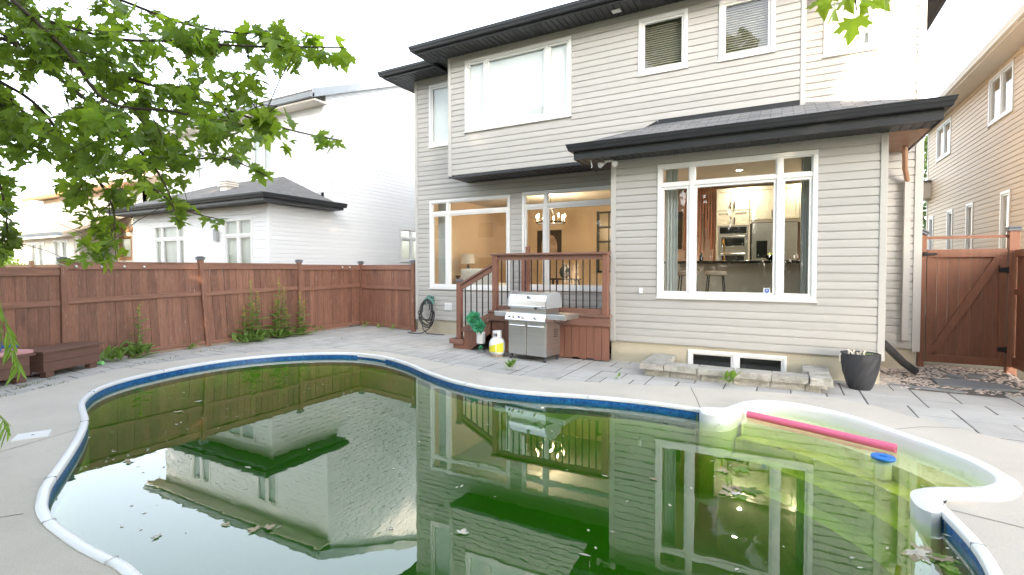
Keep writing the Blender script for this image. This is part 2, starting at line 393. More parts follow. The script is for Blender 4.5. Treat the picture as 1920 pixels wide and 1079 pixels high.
# ------------------------------------------------------------------ pool outline (outer edge of the white coping, clockwise)
OUTL = [(-3.05,1.28),(-3.29,1.275),(-3.53,1.27),(-3.80,1.28),(-4.07,1.30),(-4.33,1.35),(-4.51,1.41),(-4.78,1.52),(-5.14,1.72),(-5.54,1.94),(-6.02,2.19),(-6.51,2.41),(-7.02,2.58),(-7.40,2.72),(-7.81,2.95),(-8.14,3.23),(-8.36,3.55),(-8.50,3.90),(-8.62,4.45),(-8.62,5.15),(-8.40,5.80),(-7.95,6.37),(-7.40,6.74),(-6.90,6.88),(-6.25,6.82),(-5.48,6.53),(-4.85,6.19),(-4.21,5.90),(-3.74,5.77),(-3.36,5.73),(-2.76,5.80),(-2.22,5.93),(-1.68,6.02),(-1.24,6.04),(-1.01,6.03),(-0.77,6.01)]
STEPO = [(-0.77,6.01),(-0.68,6.09),(-0.54,6.16),(-0.48,6.30),(-0.38,6.52),(-0.22,6.68),(-0.02,6.75),(0.23,6.74),(0.52,6.61),(0.78,6.40),(0.99,6.15),(1.18,5.92),(1.35,5.70),(1.49,5.46),(1.56,5.27),(1.60,5.08),(1.58,4.92),(1.54,4.81),(1.46,4.68),(1.36,4.59),(1.24,4.53),(1.13,4.49),(1.05,4.43),(1.00,4.36)]
STEPI = [(-0.78,5.90),(-0.745,5.81),(-0.66,5.775),(-0.55,5.80),(-0.47,5.87),(-0.43,5.98),(-0.39,6.16),(-0.31,6.38),(-0.18,6.56),(0.0,6.63),(0.21,6.61),(0.46,6.50),(0.70,6.31),(0.90,6.06),(1.09,5.83),(1.25,5.62),(1.38,5.40),(1.44,5.23),(1.465,5.07),(1.43,4.93),(1.37,4.83),(1.28,4.74),(1.18,4.68),(1.05,4.63),(0.94,4.58),(0.86,4.49),(0.83,4.36),(0.84,4.22),(0.89,4.15),(0.95,4.17),(1.0,4.27)]
NEAR = [(1.00,4.36),(1.035,4.10),(1.06,3.87),(1.065,3.65),(1.04,3.40),(0.95,2.95),(0.75,2.40),(0.40,1.85),(-0.10,1.42),(-0.80,1.18),(-1.60,1.12),(-2.40,1.19)]
oA = catmull(NEAR + OUTL, 5, False)            # vinyl-lined part of the pool, from block B round the near end to block A
stepo = catmull(STEPO, 4, False); stepi = catmull(STEPI, 4, False)
OUTER = [tuple(p) for p in oA[:-1]] + [tuple(p) for p in stepo[:-1]]
WZ = -0.072
# ------------------------------------------------------------------ ground, paving, concrete deck
tag(sheet('ground', [(-400, -400), (400, -400), (400, 400), (-400, 400)], [(p[0], p[1]) for p in OUTER], -.045, 'soil'), kind='structure')
bed = tag(sheet('paving', [(-10.46, -3.5), (3.17, -3.5), (3.17, 10.36), (-10.46, 10.36)], OUTER, -.0045, 'joint_sand'), kind='structure')
DECKO = [(-8.45,1.9),(-8.62,2.60),(-8.81,2.93),(-9.03,3.29),(-9.15,3.61),(-9.33,3.99),(-9.30,4.82),(-9.05,5.75),(-8.50,6.62),(-7.6,7.12),(-6.74,7.22),(-5.8,7.05),(-4.85,6.78),(-3.77,6.57),(-2.78,6.60),(-1.82,6.83),(-1.04,7.06),(-0.1,7.25),(0.50,7.36),(0.81,7.23),(1.05,7.08),(1.27,6.80),(1.50,6.68),(1.68,6.45),(2.02,6.19),(2.6,5.6),(3.1,4.6),(3.16,-3.4),(-7.6,-3.4),(-8.2,0.2)]
dk = tag(sheet('pool_deck', DECKO, OUTER, .006, 'concrete'), kind='structure')
ed = MB(); n_ = len(DECKO)
for i in range(n_):
    a, b = DECKO[i], DECKO[(i + 1) % n_]; ed.add([(a[0], a[1], -.03), (b[0], b[1], -.03), (b[0], b[1], .0058), (a[0], a[1], .0058)], [(0, 1, 2, 3)])
ed.build('slab_edge', 'concrete', dk, fix=False)
for pts in ([(-.785, 6.03), (-.90, 6.5), (-1.05, 7.06)], [(1.03, 4.27), (1.9, 4.05), (3.1, 3.72)], [(1.02, 6.15), (1.3, 6.4), (1.62, 6.52)], [(-4.36, 1.30), (-4.62, .95), (-5.3, .1)], [(-8.55, 4.2), (-9.3, 4.1)], [(-6.2, 2.33), (-6.0, 1.6), (-5.6, 0)], [(-4.9, 6.22), (-4.75, 6.75)]):
    m = MB()
    for a, b in zip(pts, pts[1:]):
        d = (Vector(b) - Vector(a)).normalized() * .004; q = Vector((-d.y, d.x))
        m.add([(a[0] + q.x, a[1] + q.y, .0075), (a[0] - q.x, a[1] - q.y, .0075), (b[0] - q.x, b[1] - q.y, .0075), (b[0] + q.x, b[1] + q.y, .0075)], [(0, 1, 2, 3)])
    m.build('control_joint', 'joint_sand', dk, fix=False)
# pavers: greedy ashlar of .2 m modules, each stone its own piece
PAVM = {}
def paver_mesh(w, d, k):
    if (w, d, k) in PAVM: return PAVM[w, d, k]
    rr = random.Random(k * 31 + int(w * 10) + int(d * 100)); g = .008; c = .007; hx, hy = w / 2 - g, d / 2 - g
    cor = [(-hx, -hy), (hx, -hy), (hx, hy), (-hx, hy)]; cor = [(x + rr.uniform(-.004, .004), y + rr.uniform(-.004, .004)) for x, y in cor]
    V = [(x, y, -.03) for x, y in cor] + [(x, y, -.003) for x, y in cor] + [(x * (1 - c / abs(x)), y * (1 - c / abs(y)), 0) for x, y in cor]
    F = [(i, (i + 1) % 4, (i + 1) % 4 + 4, i + 4) for i in range(4)] + [(i + 4, (i + 1) % 4 + 4, (i + 1) % 4 + 8, i + 8) for i in range(4)] + [(8, 9, 10, 11)]
    PAVM[w, d, k] = MB().add(V, F).mesh('paver', mat='paver'); return PAVM[w, d, k]
rp = random.Random(11); NX, NY, MOD = 68, 69, .2; X0, Y0 = -10.45, -3.45
occ = set()
for j in range(NY):
    for i in range(NX):
        if (i, j) in occ: continue
        opts = [(2, 2), (3, 2), (3, 2), (3, 3), (2, 3), (2, 2), (3, 2), (1, 2), (2, 1), (1, 1)]; rp.shuffle(opts[:7]); cand = opts[:7]; rp.shuffle(cand)
        for w, d in cand + [(1, 2), (2, 1), (1, 1)]:
            if i + w > NX or j + d > NY: continue
            cells = [(i + a, j + b) for a in range(w) for b in range(d)]
            if any(c in occ for c in cells): continue
            occ.update(cells); break
        x0, y0 = X0 + i * MOD, Y0 + j * MOD; x1, y1 = x0 + w * MOD, y0 + d * MOD; cx, cy_ = (x0 + x1) / 2, (y0 + y1) / 2
        cs = [(x0 + (x1 - x0) * a / 4, y0 + (y1 - y0) * b / 4) for a in range(5) for b in range(5)]
        if all(inside(c, DECKO) for c in cs): continue
        if any(inside(c, OUTER) for c in cs):      # next to the pool: only the small stones that stay clear of it
            for a in range(w):
                for b in range(d):
                    ax, ay = x0 + a * MOD, y0 + b * MOD; cc = [(ax + p * MOD / 2, ay + q * MOD / 2) for p in range(3) for q in range(3)]
                    if any(inside(c, OUTER) for c in cc) or all(inside(c, DECKO) for c in cc): continue
                    piece('paver', paver_mesh(MOD, MOD, 0), bed, (ax + MOD / 2, ay + MOD / 2, -.001))
            continue
        if cy_ < 2.0 or (x0 > 1.2 and y1 > 8.62) or (y0 > 9.9 and x0 > -8.3) or (y0 > 8.5 and -2.6 < x0 and x1 < 1.3): continue
        if (x0 > -5.0 and x1 < -2.55 and y0 > 8.3): continue
        o = piece('paver', paver_mesh(w * MOD, d * MOD, rp.randrange(2)), bed, (cx, cy_, rp.uniform(-.0025, .001)))
        o.rotation_euler = (rp.uniform(-.004, .004), rp.uniform(-.004, .004), 0)
# loose pebbles by the gate and two flat stepping stones
gm = MB(); rg = random.Random(5)
for k in range(1500):
    x, y = rg.uniform(1.28, 3.12), rg.uniform(8.42, 10.6)
    if y < 8.62 and rg.random() < .5: continue
    if 1.95 < x < 2.75 and 8.75 < y < 9.35 and rg.random() < .9: continue
    s = rg.uniform(.012, .032); M = Matrix.Rotation(rg.uniform(0, 6.3), 3, 'Z') @ Matrix.Diagonal((s * 1.3, s, s * .6))
    P = [Vector(q) for q in ((1, 0, 0), (.3, .95, 0), (-.8, .6, 0), (-.8, -.6, 0), (.3, -.95, 0), (.1, 0, .9))]
    gm.add([Vector((x, y, -.006 + s * .15)) + M @ q for q in P], [(0, 1, 5), (1, 2, 5), (2, 3, 5), (3, 4, 5), (4, 0, 5)])
tag(gm.build('gravel', 'pebble', smooth=False), 'pale pink and grey river pebbles in front of the gate', 'gravel', kind='stuff')
def slab(label, poly, z0, z1):
    o = MB().prism(poly, z0, z1).build('stepping_stone', 'slate_stone', None, bevel=.008); tag(o, label, 'stone', 'flat stones among the pebbles'); return o
slab('large flat grey stepping slab lying in the pebbles before the gate', [(1.95, 8.82), (2.35, 8.75), (2.8, 8.86), (2.78, 9.22), (2.3, 9.36), (1.98, 9.2)], -.02, .022)
slab('small rough grey stone on the pebbles near the gate', [(2.45, 9.62), (2.62, 9.58), (2.70, 9.70), (2.55, 9.78)], -.01, .05)
slab('small brown grey stone between the gate and the large slab', [(2.18, 9.50), (2.36, 9.45), (2.42, 9.56), (2.24, 9.62)], -.01, .04)
slab('narrow grey edging slab along the pebble strip by the pot', [(1.35, 8.50), (2.15, 8.42), (2.17, 8.52), (1.37, 8.59)], -.03, .012)

# ------------------------------------------------------------------ swimming pool
pool = thing('swimming_pool', 'freeform swimming pool with white coping and blue liner full of green water', 'pool', (-3.5, 3.8, 0))
cop = [(0, -.02), (0, .012), (.010, .020), (.045, .022), (.060, .015), (.066, .002), (.064, -.020), (.054, -.028)]
MB().sweep(oA, cop, side=-1).build('coping', 'coping_white', pool, smooth=True)
for k in range(12, len(oA) - 8, 17):
    p, q = oA[k], oA[k + 1]; d = (q - p).normalized(); nr = Vector((d.y, -d.x)); a = p - nr * .002; b = p + nr * .067
    MB().beam((a.x, a.y, .0025), (b.x, b.y, .0025), .004, .043).build('coping_joint', 'plastic_grey', pool)
MB().sweep(oA, [(.058, -.026), (.058, -.235)], side=-1, cap=False).build('liner_band', 'liner_blue', pool, smooth=True)
MB().sweep(oA, [(.059, -.233), (.065, -1.0), (.45, -1.45)], side=-1, cap=False).build('liner_wall', 'liner_pale', pool, smooth=True)
sk_i = min(range(len(oA)), key=lambda i: (oA[i] - Vector((-6.62, 6.88))).length)
MB().sweep(oA[sk_i - 3:sk_i + 4], [(.050, .008), (.066, .010), (.068, -.02), (.068, -.046), (.056, -.05)], side=-1).build('skimmer_face', 'coping_white', pool, smooth=True)
MB().prism([(p[0], p[1]) for p in OUTER], -1.75, -1.42).build('pool_floor', 'liner_pale', pool)
su = None
NS = 120; so, si = resample(stepo, NS), resample(stepi, NS); m = MB(); V = []
sec = [(0, -.03), (0, .014), (.10, .028), (.3, .034), (.72, .034), (.92, .028), (1.0, .012), (1.0, -.02), (.97, -.5), (.97, -1.0)]
for a, b in zip(so, si):
    for t, z in sec:
        p = a.lerp(b, t); V.append((p.x, p.y, z))
ms = len(sec); F = [(i * ms + k, (i + 1) * ms + k, (i + 1) * ms + k + 1, i * ms + k + 1) for i in range(NS - 1) for k in range(ms - 1)]
F += [tuple(range(ms)), tuple((NS - 1) * ms + k for k in range(ms))[::-1]]
su = m.add(V, F).build('step_unit', 'coping_white', pool, smooth=True)
back = [(-0.36,6.10),(-0.36,6.22),(-0.31,6.42),(-0.18,6.60),(0.0,6.67),(0.22,6.66),(0.48,6.54),(0.72,6.35),(0.94,6.10),(1.12,5.87),(1.29,5.64),(1.42,5.41),(1.48,5.23),(1.50,5.07),(1.46,4.90),(1.34,4.76),(1.12,4.62)]
for k, z in enumerate((-.130, -.27, -.43, -.64)):
    w = .215 * k; nx, ny = -.659, -.753
    front = [(1.12 + nx * w * .6, 4.66 + ny * w), (1.12 + nx * w, 5.13 + ny * w), (.76 + nx * w, 5.62 + ny * w), (.30 + nx * w, 5.99 + ny * w), (-.10 + nx * w, 6.13 + ny * w * .95), (-.34 + nx * w * .5, 6.12 + ny * w * .85)]
    poly = back + [tuple(p) for p in catmull(front, 4, False)]
    MB().prism(poly, -1.5 + k * .004, z).build('step_tread', 'step_algae' if k else 'step_white', su, bevel=.02, seg=2)
MB().box(-.815, -.795, 5.90, 5.935, -.9, -.04).build('track_strip', 'steel_bright', pool)
MB().box(.965, .985, 4.115, 4.15, -.9, -.03).build('track_strip', 'steel_bright', pool)
inn = MB().sweep(oA, [(.045, 0)], side=-1, cap=False).v
wpoly = [(p[0], p[1]) for p in inn] + [tuple(a.lerp(b, .5)) for a, b in zip(resample(stepo, 60), resample(stepi, 60))][1:-1]
water = MB().prism(wpoly, -1.72, WZ).build('pool_water', 'pool_water')
tag(water, kind='structure')

# ------------------------------------------------------------------ fences and gate
def post(parent, x, y, z1, s=.095, lean=(0, 0), cap=True, wood='stain_wood', tilt=None):
    m = MB(); h = s / 2; P = [(x - h, y - h), (x + h, y - h), (x + h, y + h), (x - h, y + h)]
    m.add([(a, b, -.1) for a, b in P] + [(a + lean[0], b + lean[1], z1) for a, b in P], [(0, 3, 2, 1), (4, 5, 6, 7), (0, 1, 5, 4), (1, 2, 6, 5), (2, 3, 7, 6), (3, 0, 4, 7)])
    po = m.build('post', wood, parent, bevel=.005)
    if cap:
        q = MB(); M = Matrix.Rotation(tilt or 0, 3, 'Y'); c = Vector((x + lean[0], y + lean[1], z1 + (.02 if tilt else 0)))
        for w, a, b in ((s + .035, 0, .03), (s + .015, .03, .045), (s + .05, .045, .062), (s * .9, .062, .075)): q.obox(c + M @ Vector((0, 0, (a + b) / 2)), (w, w, b - a - .0005), M)
        q.build('post_cap', 'cap_grey', po, bevel=.004)
    return po
rf = random.Random(3)
fence = thing('wooden_fence', 'long weathered red brown board fence with capped posts beyond the pool', 'fence', (-10.5, 5, 0))
FX = -10.52
bays = [(1.30, 3.70, 1.62, 1.04, 0.0, 0.0), (3.70, 6.05, 1.72, 1.09, 0.0, -.13), (6.05, 8.32, 1.72, 1.12, -.13, -.02), (8.32, 10.36, 1.70, 1.13, -.02, 0.0)]
for (ya, yb, top, mid, lea, leb) in bays:
    lean = leb - lea
    nb = round((yb - ya - .1) / .137); w = (yb - ya - .1) / nb
    for k in range(nb):
        y0 = ya + .05 + k * w; l = lea + lean * (k / nb); j = rf.uniform(-.006, .006); xo = rf.uniform(-.004, .004)
        m = MB(); a, b = y0 + .0025, y0 + w - .0025; xa, xb = FX - .022 + xo, FX + xo; z0 = .04 + rf.uniform(-.01, .015); z1 = top - .03
        m.add([(xa, a, z0), (xb, a, z0), (xb, b, z0), (xa, b, z0), (xa, a + l + j, z1), (xb, a + l + j, z1), (xb, b + l + j, z1), (xa, b + l + j, z1)],
              [(0, 3, 2, 1), (4, 5, 6, 7), (0, 1, 5, 4), (1, 2, 6, 5), (2, 3, 7, 6), (3, 0, 4, 7)]).build('fence_board', 'stain_wood', fence)
    dz = rf.uniform(-.012, .012)
    for nm, za, zb, xx in (('top_rail', top - .115, top, .034), ('mid_rail', mid - .045, mid + .045, .032), ('bottom_rail', .03, .115, .028)):
        l = leb * (za / top); la = lea * (za / top)
        s2 = {'top_rail': .0, 'mid_rail': .022, 'bottom_rail': .01}[nm] * (1 if lean else .4)
        MB().add([(FX - .0, ya + .052 + la, za - s2), (FX + xx, ya + .052 + la, za - s2), (FX + xx, yb - .052 + l, za + s2), (FX, yb - .052 + l, za + s2),
                  (FX, ya + .052 + la, zb - s2), (FX + xx, ya + .052 + la, zb - s2), (FX + xx, yb - .052 + l, zb + s2), (FX, yb - .052 + l, zb + s2)],
                 [(0, 3, 2, 1), (4, 5, 6, 7), (0, 1, 5, 4), (1, 2, 6, 5), (2, 3, 7, 6), (3, 0, 4, 7)]).build(nm, 'stain_wood_h', fence, bevel=.004)
    MB().box(FX - .03, FX + .045, ya + .05 + lea, yb - .05 + leb, top + .001, top + .022).build('cap_board', 'stain_wood_h', fence, bevel=.004)
for y, z, ln in ((3.70, 1.74, 0), (6.05, 1.80, -.13), (8.32, 1.77, -.02), (10.36, 1.76, 0), (1.30, 1.68, 0)):
    post(fence, FX + .02, y, z, lean=(0, ln))
MB().box(FX - .01, FX + .05, 6.7, 9.9, -.04, .028).build('sill_board', 'old_sill', fence)
MB().box(FX - .01, FX + .06, 4.6, 6.5, -.04, .035).build('sill_board', 'old_sill', fence)
for k, y in enumerate((3.86, 4.22, 4.56, 4.88, 9.66, 9.92)):
    o = MB().lathe([(.004, -.012), (.018, -.008), (.022, .006), (.016, .02), (.004, .026)], 12).build('fence_light', 'plastic_white', None, smooth=True)
    o.location = (FX + .05, y, 1.655); o.rotation_euler = (0, R_(90), 0)
    tag(o, ('leftmost round white light on the fence top rail', 'second round white light from the left on the fence rail', 'third round white light from the left on the fence rail', 'fourth round white light from the left on the fence rail', 'left one of the paired white lights near the fence corner', 'right one of the paired white lights near the fence corner')[k], 'light', 'round lights on the fence rail')
ret = thing('short_fence', 'short red brown fence panel joining the house corner to the long fence', 'fence', (-9.3, 10.3, 0))
xa, xb, YF = -10.46, -8.31, 10.26
for k in range(15):
    w = (xb - xa) / 15; x0 = xa + k * w; yy = 10.36 + (9.98 - 10.36) * ((x0 - xa) / (xb - xa)); yb2 = 10.36 + (9.98 - 10.36) * ((x0 + w - xa) / (xb - xa))
    z0 = .03 + rf.uniform(0, .02)
    MB().add([(x0 + .002, yy, z0), (x0 + w - .002, yb2, z0), (x0 + w - .002, yb2 + .02, z0), (x0 + .002, yy + .02, z0), (x0 + .002, yy, 1.68), (x0 + w - .002, yb2, 1.68), (x0 + w - .002, yb2 + .02, 1.68), (x0 + .002, yy + .02, 1.68)],
             [(0, 3, 2, 1), (4, 5, 6, 7), (0, 1, 5, 4), (1, 2, 6, 5), (2, 3, 7, 6), (3, 0, 4, 7)]).build('fence_board', 'stain_wood', ret)
for nm, z, h in (('top_rail', 1.645, .11), ('mid_rail', 1.11, .09), ('bottom_rail', .08, .09)):
    MB().beam((xa, 10.342, z), (xb, 9.962, z), .03, h).build(nm, 'stain_wood_h', ret, bevel=.004)
MB().beam((xa, 10.355, 1.712), (xb, 9.975, 1.712), .075, .02).build('cap_board', 'stain_wood_h', ret, bevel=.004)
post(ret, -8.26, 9.96, 1.76)

gate = thing('garden_gate', 'red brown boarded gate with diagonal brace beside the house', 'gate', (2.6, 10.4, 0))
GX0, GX1, GY = 2.125, 3.095, 10.42
for k in range(7):
    w = (GX1 - GX0) / 7; MB().box(GX0 + k * w + .003, GX0 + (k + 1) * w - .003, GY, GY + .02, .10, 1.90).build('gate_board', 'gate_wood', gate)
for nm, z0, z1 in (('gate_rail', 1.80, 1.93), ('gate_rail', .09, .21)):
    MB().box(GX0, GX1, GY - .04, GY - .001, z0, z1).build(nm, 'gate_wood', gate, bevel=.004)
MB().box(GX0, GX0 + .085, GY - .04, GY - .001, .212, 1.798).build('gate_stile', 'gate_wood', gate, bevel=.004)
MB().box(GX1 - .085, GX1, GY - .04, GY - .001, .212, 1.798).build('gate_stile', 'gate_wood', gate, bevel=.004)
MB().beam((GX0 + .10, GY - .022, .27), (GX1 - .07, GY - .022, 1.83), .105, .034, up=(0, 1, 0)).build('brace', 'gate_wood', gate)
for z in (1.60, .36): MB().box(GX1 - .09, GX1 + .06, GY - .05, GY - .041, z - .035, z + .035).box(GX1 - .005, GX1 + .015, GY - .062, GY - .045, z - .05, z + .05).build('hinge', 'black_iron', gate)
MB().box(GX0 - .06, GX0 + .12, GY - .062, GY - .041, 1.84, 1.875).box(GX0 - .05, GX0 - .01, GY - .085, GY - .045, 1.825, 1.89).build('latch', 'black_iron', gate)
gf = thing('gate_frame', 'two capped gate posts with a thin crossbar over the gate', 'gate frame', (2.6, 10.4, 0))
post(gf, 2.07, 10.42, 2.17, s=.085, wood='gate_wood', tilt=R_(32)); post(gf, 3.17, 10.42, 2.20, s=.12, wood='gate_wood')
MB().box(2.115, 3.108, 10.41, 10.43, 2.10, 2.145).build('crossbar', 'gate_wood', gf)
rfn = thing('side_fence', 'red brown side fence running from the gate post towards the pool deck', 'fence', (3.22, 8, 0))
for k in range(19):
    y1 = 10.34 - k * .14; MB().box(3.20, 3.22, y1 - .137, y1, .12, 1.86).build('fence_board', 'gate_wood', rfn)
for z0, z1 in ((1.80, 1.91), (1.22, 1.31), (.10, .25)): MB().box(3.165, 3.199, 7.7, 10.345, z0, z1).build('fence_rail', 'gate_wood', rfn, bevel=.004)
post(rfn, 3.2, 7.66, 1.98, wood='gate_wood')
nf = thing('neighbour_fence', 'pale tan neighbour fence seen above the left end of the long fence', 'fence', (-16, 5, 0))
for k in range(44): MB().box(-12.2 - k * .2, -12.01 - k * .2, 4.30, 4.32, .05, 1.66).build('fence_board', 'tan_wood', nf)
MB().box(-20.9, -11.9, 4.27, 4.30, 1.60, 1.70).build('top_rail', 'tan_wood', nf)
for x in (-13.5, -16.0, -18.5): MB().box(x - .06, x + .06, 4.22, 4.27, 0, 1.78).build('post', 'tan_wood', nf)

# ------------------------------------------------------------------ house building helpers
class Wall:
    """a wall face: kind 'rear' faces -Y at y=c, 'east' faces +X at x=c, 'west' faces -X at x=c"""
    def __init__(s, kind, c): s.k = kind; s.c = c
    def T(s, u, d, z): return (u, s.c - d, z) if s.k == 'rear' else (s.c + d, u, z) if s.k == 'east' else (s.c - d, u, z)
    def box(s, m, u0, u1, d0, d1, z0, z1):
        p = s.T(u0, d0, z0); q = s.T(u1, d1, z1); return m.box(p[0], q[0], p[1], q[1], p[2], q[2])
PITCH = .12
BOARD = {}
def board_mesh(mat):
    if mat in BOARD: return BOARD[mat]
    pr = [(0.0, .002), (-.017, .002), (-.0185, .005), (-.017, .082), (-.0135, .105), (-.004, .111), (-.002, .1215)]
    V = [(x, y, z) for x in (0, 1) for y, z in pr]; n = len(pr)
    F = [(k, k + n, k + 1 + n, k + 1) for k in range(n - 1)]
    BOARD[mat] = MB().add(V, F).mesh('siding_board', mat=mat, fix=False)
    return BOARD[mat]
def cut(a, b, gaps):
    segs = [(a, b)]
    for g0, g1 in gaps:
        segs = [q for s0, s1 in segs for q in ((s0, min(s1, g0)), (max(s0, g1), s1)) if q[1] - q[0] > .02]
    return segs
def wall_back(house, W, u0, u1, z0, z1, ops, mat, thick=.14):
    m = MB(); us = sorted({u0, u1, *[q for o in ops for q in o[:2] if u0 < q < u1]}); zs = sorted({z0, z1, *[q for o in ops for q in o[2:] if z0 < q < z1]})
    for a, b in zip(zs, zs[1:]):
        gaps = [(o[0], o[1]) for o in ops if o[2] < (a + b) / 2 < o[3]]
        for s0, s1 in cut(u0, u1, gaps): W.box(m, s0, s1, -thick, 0, a, b)
    return m.build('wall', mat, house)
def siding(wall, W, u0, u1, z0, z1, ops, mat, limit=None):
    me = board_mesh(mat); z = z0
    while z < z1 - .015:
        h = min(PITCH, z1 - z); zc = z + .05; a, b = u0, u1
        if limit: a, b = limit(zc, a, b)
        if b - a > .05:
            for s0, s1 in cut(a, b, [(o[0] - .005, o[1] + .005) for o in ops if o[2] - .03 < zc < o[3] + .03]):
                L = s1 - s0
                if W.k == 'rear': piece('siding_board', me, wall, (s0, W.c, z), 0, (L, 1, h / PITCH))
                elif W.k == 'east': piece('siding_board', me, wall, (W.c, s0, z), R_(90), (L, 1, h / PITCH))
                else: piece('siding_board', me, wall, (W.c, s1, z), R_(-90), (L, 1, h / PITCH))
        z += PITCH
def window(house, W, u0, u1, z0, z1, mulls=(), transom=None, behind=None, case=.065, mat='vinyl_white', sash=.042):
    m = MB(); W.box(m, u0, u1, -.06, .036, z0, z0 + case); W.box(m, u0, u1, -.06, .036, z1 - case, z1)
    W.box(m, u0, u0 + case, -.06, .036, z0 + case, z1 - case); W.box(m, u1 - case, u1, -.06, .036, z0 + case, z1 - case)
    win = m.build('window', mat, house, bevel=.006)
    W.box(q := MB(), u0 - .015, u1 + .015, -.02, .05, z0 - .022, z0 - .001); q.build('sill', mat, win, bevel=.004)
    cols = []; a = u0 + case
    for mu in mulls:
        W.box(q := MB(), mu - .035, mu + .035, -.055, .030, z0 + case, z1 - case); q.build('mullion', mat, win, bevel=.005)
        cols.append((a, mu - .035)); a = mu + .035
    cols.append((a, u1 - case))
    for (a, b) in cols:
        rows = [(z0 + case, z1 - case)]
        if transom:
            W.box(q := MB(), a, b, -.055, .028, transom - .03, transom + .03); q.build('transom', mat, win, bevel=.005)
            rows = [(z0 + case, transom - .03), (transom + .03, z1 - case)]
        for (c, d) in rows:
            q = MB(); s = sash if (transom is None or d < z1 - case - .01) else sash * .45
            W.box(q, a, b, -.045, .012, c, c + s); W.box(q, a, b, -.045, .012, d - s, d); W.box(q, a, a + s, -.045, .012, c + s, d - s); W.box(q, b - s, b, -.045, .012, c + s, d - s)
            q.build('sash', mat, win, bevel=.004)
            W.box(q := MB(), a + s, b - s, -.024, -.018, c + s, d - s); q.build('pane', 'glass', win)
    if behind:
        q = MB()
        if behind == 'blind_beige':
            z = z0 + .06
            while z < z1 - .06:
                c0 = W.T(u0 + .07, -.075, z); c1 = W.T(u1 - .07, -.075, z); c2 = W.T(u1 - .07, -.105, z + .034); c3 = W.T(u0 + .07, -.105, z + .034)
                q.add([c0, c1, c2, c3], [(0, 1, 2, 3)]); z += .04
            q.build('blind', behind, win, fix=False)
        else:
            n = max(6, int((u1 - u0) / .05)); V = []; fl_ = .12 if behind == 'curtain_bright' else 1.0
            for k in range(n + 1):
                u = u0 + .04 + (u1 - u0 - .08) * k / n; d = (-.06 if fl_ < 1 else -.10) + (.014 * math.sin(k * 1.9) + .006 * math.sin(k * .7)) * fl_
                V += [W.T(u, d, z0 + .02), W.T(u, d, z1 - .02)]
            q.add(V, [(2 * k, 2 * k + 2, 2 * k + 3, 2 * k + 1) for k in range(n)]); q.build('curtain', behind, win, fix=False, smooth=True)
    return win
def corner_trim(house, W, u0, u1, z0, z1, mat='trim_beige', d=.03):
    W.box(m := MB(), u0, u1, -.01, d, z0, z1); return m.build('corner_trim', mat, house, bevel=.005)
GUT = [(0, 0), (.058, 0), (.075, .012), (.085, .05), (.10, .075), (.104, .108), (.112, .112), (.112, .122), (.094, .122), (.090, .10), (.012, .10), (.012, .122), (0, .122)]
def gutter(house, path, z, side, mat='metal_black', name='gutter'):
    pr = [(d, z + h) for d, h in GUT]
    return MB().sweep(path, pr + [pr[0]], side=side).build(name, mat, house)
def soffit_strips(house, x0, x1, y0, y1, z, along='x', step=.12, mat='soffit_black'):
    L = (x1 - x0) if along == 'x' else (y1 - y0); n = max(1, round(L / step)); w = L / n
    W_ = (y1 - y0) if along == 'x' else (x1 - x0)
    me = MB().add([(0, 0, 0), (w * .80, 0, 0), (w * .86, 0, .012), (w, 0, .012), (0, W_, 0), (w * .80, W_, 0), (w * .86, W_, .012), (w, W_, .012)],
                  [(4, 5, 1, 0), (5, 6, 2, 1), (6, 7, 3, 2)]).mesh('soffit_panel', mat=mat, fix=False)
    bk = MB().box(x0, x1, y0, y1, z + .014, z + .03).build('soffit', mat, house)
    for k in range(n):
        if along == 'x': piece('soffit_panel', me, bk, (x0 + k * w, y0, z))
        else: piece('soffit_panel', me, bk, (x1, y0 + k * w, z), R_(90))

# ------------------------------------------------------------------ the house
house = thing('house', 'two storey beige vinyl sided house with black gutters behind the pool', 'house', (-3, 10, 0))
YM, YO, YB = 9.95, 9.23, 8.50
Wm, Wo, Wb = Wall('rear', YM), Wall('rear', YO), Wall('rear', YB)
opL = (-7.705, -5.42, 1.13, 3.305); opD = (-5.11, -2.78, 1.16, 3.33); opUL = (-7.71, -6.86, 4.63, 6.15)
opA = (-6.16, -3.655, 4.635, 6.185); opB = (-2.335, -1.47, 5.165, 6.185); opC = (-.965, -.11, 5.165, 6.175); opK = (-1.815, .475, 1.14, 3.35); opR = (.60, 1.33, 5.19, 6.17)
opBW = (-1.31, .11, -.06, .295)
wm = wall_back(house, Wm, -8.15, -2.6, .33, 3.66, [opL, opD], 'siding_beige'); siding(wm, Wm, -8.08, -2.62, .345, 3.665, [opL, opD], 'siding_beige')
wul = wall_back(house, Wm, -8.15, -6.6, 3.66, 6.33, [opUL], 'siding_beige'); siding(wul, Wm, -8.08, -6.6, 3.705, 6.33, [opUL], 'siding_beige')
wo_ = wall_back(house, Wo, -6.6, .31, 3.70, 6.36, [opA, opB, opC], 'siding_beige'); siding(wo_, Wo, -6.53, .25, 3.715, 6.36, [opA, opB, opC], 'siding_beige', lambda z, a, b: (a, b))
wb = wall_back(house, Wb, -2.6, 1.28, .35, 3.62, [opK], 'siding_beige'); siding(wb, Wb, -2.53, 1.21, .36, 3.49, [opK], 'siding_beige')
wr = wall_back(house, Wm, .31, 1.95, .33, 6.36, [opR], 'siding_beige'); siding(wr, Wm, 1.28, 1.88, .345, 4.4, [], 'siding_beige'); siding(wr, Wm, .31, 1.88, 4.425, 6.36, [opR], 'siding_beige')
